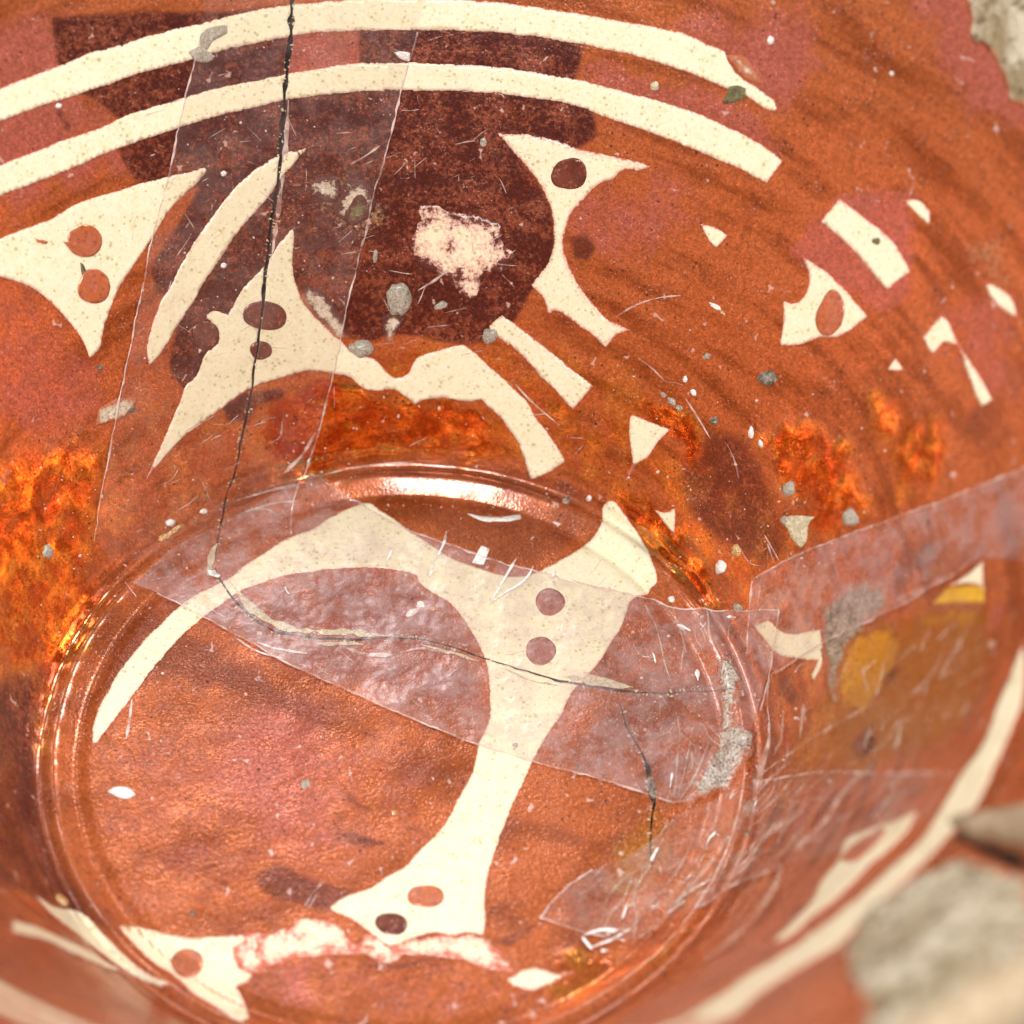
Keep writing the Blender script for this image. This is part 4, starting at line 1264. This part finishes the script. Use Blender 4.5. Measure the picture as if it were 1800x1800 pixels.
ta = tape('long clear tape strip laid over the upright crack at upper left', TA, 'tape_dull', 0.16, [TA[1:14], TA[18:32]])
tb = tape('clear tape strip crossing the well over its curved crack', TB, 'tape', 0.19, [TB[4:16], TB[20:33]])
tc = tape('pointed end of clear tape over the bare broken spot at right', TC, 'tape', 0.24, [TC[:6], [(1325, 1020), (1322, 1050), (1320, 1080), (1316, 1150)], [TC[12], TC[11], TC[10], TC[9], TC[8]]])
td = tape('crumpled clear tape on the near right edge of the well', TD, 'tape_near', 0.24, [[(950, 1615), (985, 1572), (1040, 1532)], [(950, 1615), (1030, 1642), (1100, 1656)], TD[7:12]])
te = tape('clear tape piece below the bare broken spot, over yellow stained glaze', TE, 'tape_thin', 0.20, [[(1372, 1075), (1366, 1130), (1355, 1190), (1340, 1250)]])

for pts, w in [([(785, 936), (777, 965), (766, 985), (755, 1020)], 4.5), ([(690, 967), (676, 995)], 3), ([(909, 982), (880, 1030), (860, 1067)], 4.5), ([(860, 1067), (885, 1045), (915, 1027), (928, 1014), (938, 997)], 4), ([(976, 1003), (971, 1017)], 4)]:
    strip('air_gap_glint', pts, w, M['tape_white'], FILM[(tb).name], off=0.26, jitter=0.4, wj=0.15, ridge=0.05)  # white glints along the air gaps, laid on as pale strips
patch('air_gap_glint', [(847, 962), (862, 968), (850, 995), (829, 993)], M['tape_white'], FILM[tb.name], off=0.25, grid=5, paint=False, cut=False, skirt=False)
patch('air_gap_glint', [(365, 1004), (375, 1005), (388, 1013), (384, 1018), (368, 1013)], M['tape_white'], FILM[tb.name], off=0.3, grid=4, paint=False, cut=False, skirt=False)
for pts, w in [([(1130, 1060), (1150, 1095), (1160, 1130), (1172, 1180), (1180, 1205)], 4), ([(1185, 1070), (1195, 1110), (1205, 1150)], 3), ([(1240, 1075), (1250, 1120), (1262, 1150)], 3),
               ([(1185, 1410), (1190, 1350), (1195, 1290), (1185, 1240)], 3), ([(1190, 1410), (1205, 1350), (1215, 1300), (1225, 1240)], 3), ([(1192, 1412), (1225, 1360), (1250, 1300)], 4), ([(1060, 1600), (1075, 1570), (1110, 1540), (1145, 1520)], 4)]:
    strip('wrinkle', pts, w, M['tape_fold'], FILM[(tb if pts[0][1] < 1500 else td).name], off=0.26, jitter=0.6, wj=0.3, ridge=0.15)
for pts, w in [([(1358, 1270), (1352, 1310), (1338, 1360), (1318, 1410), (1290, 1460), (1250, 1520), (1205, 1575), (1150, 1628), (1105, 1660)], [8, 12, 14, 10, 8, 8, 7, 7, 5]),
               ([(1380, 1530), (1361, 1575), (1328, 1619), (1278, 1667), (1245, 1692)], [10, 9, 7, 6, 5]), ([(1112, 1650), (1120, 1610), (1112, 1585), (1125, 1550), (1145, 1525)], 5),
               ([(1300, 1520), (1350, 1470), (1420, 1430)], 4), ([(1220, 1600), (1290, 1560), (1380, 1525)], 5), ([(1330, 1440), (1375, 1400), (1400, 1372)], 3), ([(1260, 1570), (1330, 1500), (1370, 1450)], 3),
               ([(1170, 1560), (1200, 1520), (1220, 1470)], 4), ([(1400, 1500), (1450, 1450), (1480, 1410)], 5), ([(1130, 1600), (1180, 1590), (1250, 1550)], 4)]:
    strip('wrinkle', pts, w, M['tape_fold'], FILM[(td).name], off=0.30, jitter=0.7, wj=0.3, ridge=0.25)  # tape folds, with their highlights put into the pale strip colour
for pts, w in [([(1024, 1648), (1045, 1640), (1068, 1637), (1088, 1638)], 5), ([(1040, 1668), (1075, 1655), (1108, 1635)], 4), ([(1024, 1650), (1032, 1662), (1042, 1672)], 6), ([(1056, 1674), (1064, 1673), (1070, 1675)], 7)]:
    strip('air_gap_glint', pts, w, M['tape_white'], FILM[(td).name], off=0.32, jitter=0.4, wj=0.15, ridge=0.1)  # white highlights of the crinkled tape, laid on as strips
for pts, w in [([(1366, 1185), (1420, 1150), (1470, 1120), (1500, 1100)], 3), ([(1340, 1030), (1336, 1060), (1330, 1090)], 2.5), ([(1374, 1072), (1370, 1110), (1360, 1160)], 2.5), ([(1560, 1070), (1620, 1040), (1690, 1010)], 3)]:
    strip('wrinkle', pts, w, M['tape_fold'], FILM[(tc).name], off=0.3, jitter=0.6, ridge=0.12)
for pts, w in [([(1355, 1185), (1352, 1230), (1356, 1270)], 4), ([(1380, 1250), (1375, 1300), (1362, 1330)], 3), ([(1330, 1370), (1400, 1320), (1480, 1270), (1540, 1240)], 2.5), ([(1682, 1150), (1690, 1130), (1708, 1105)], 2.5), ([(1530, 1215), (1520, 1180), (1545, 1160)], 6), ([(1545, 1225), (1552, 1190), (1558, 1160)], 4),
               ([(1420, 1270), (1415, 1240), (1410, 1300)], 6), ([(1600, 1230), (1640, 1190), (1660, 1150)], 8)]:
    strip('wrinkle', pts, w, M['tape_fold'], FILM[(te).name], off=0.26, jitter=0.8, ridge=0.1)
for tp, box, nn, ang, ln_ in ((tb, (1110, 1330, 1075, 1400), 22, (55, 110), (12, 55)), (td, (1000, 1560, 1380, 1660), 55, (-62, -22), (25, 110)), (te, (1340, 1720, 1100, 1360), 26, (-80, -35), (15, 60)), (tb, (420, 1080, 930, 1300), 26, (0, 180), (5, 16)), (ta, (200, 520, 740, 940), 22, (-40, 10), (10, 50))):
    gl_ = []
    poly_ = np.array({tb.name: TB, td.name: TD, te.name: TE, ta.name: TA}[tp.name])
    while len(gl_) < nn:
        x, y = rng.uniform(box[0], box[1]), rng.uniform(box[2], box[3])
        if not inside([(x, y)], poly_)[0]:
            continue
        t = math.radians(rng.uniform(*ang))
        L = rng.uniform(*ln_)
        q = rng.normal() * 0.22
        gl_.append(strip('', [(x, y), (x + L * 0.5 * math.cos(t), y + L * 0.5 * math.sin(t)), (x + L * math.cos(t + q), y + L * math.sin(t + q))], rng.uniform(1.0, 3.4), None, None, off=0.30, build=False, step=7, jitter=0.4, wj=0.4, ridge=0.1))
    P, F = merge(gl_)
    o = obj('film_creases', P, F, M['tape_fold'], tp)
    o['kind'] = 'stuff'
for tp, spots in ((tb, [(1205, 1105, 14, 25), (1150, 1160, 10, 70), (1290, 1085, 9, 0), (640, 1120, 9, -20), (505, 1040, 8, 60), (1225, 1190, 10, 80), (1180, 1375, 14, 95)]),
                  (td, [(1205, 1545, 16, -50), (1100, 1600, 20, -70), (1150, 1505, 14, -60), (1250, 1480, 18, -50), (1330, 1420, 12, -60), (1190, 1600, 20, -35), (1080, 1640, 16, -20), (1290, 1400, 10, -70)])):
    gl_ = [strip('', [(x - L * math.cos(math.radians(q)), y - L * math.sin(math.radians(q))), (x + rng.normal(), y + rng.normal()), (x + L * math.cos(math.radians(q)), y + L * math.sin(math.radians(q)))], rng.uniform(2, 4.5), None, None, off=0.33, build=False, step=4, jitter=0.7, wj=0.5, ridge=0.12) for x, y, L, q in spots]
    P, F = merge(gl_)
    o = obj('film_glints', P, F, M['tape_white'], tp)
    o['kind'] = 'stuff'
print('done', round(time.time() - T0, 1), 's')
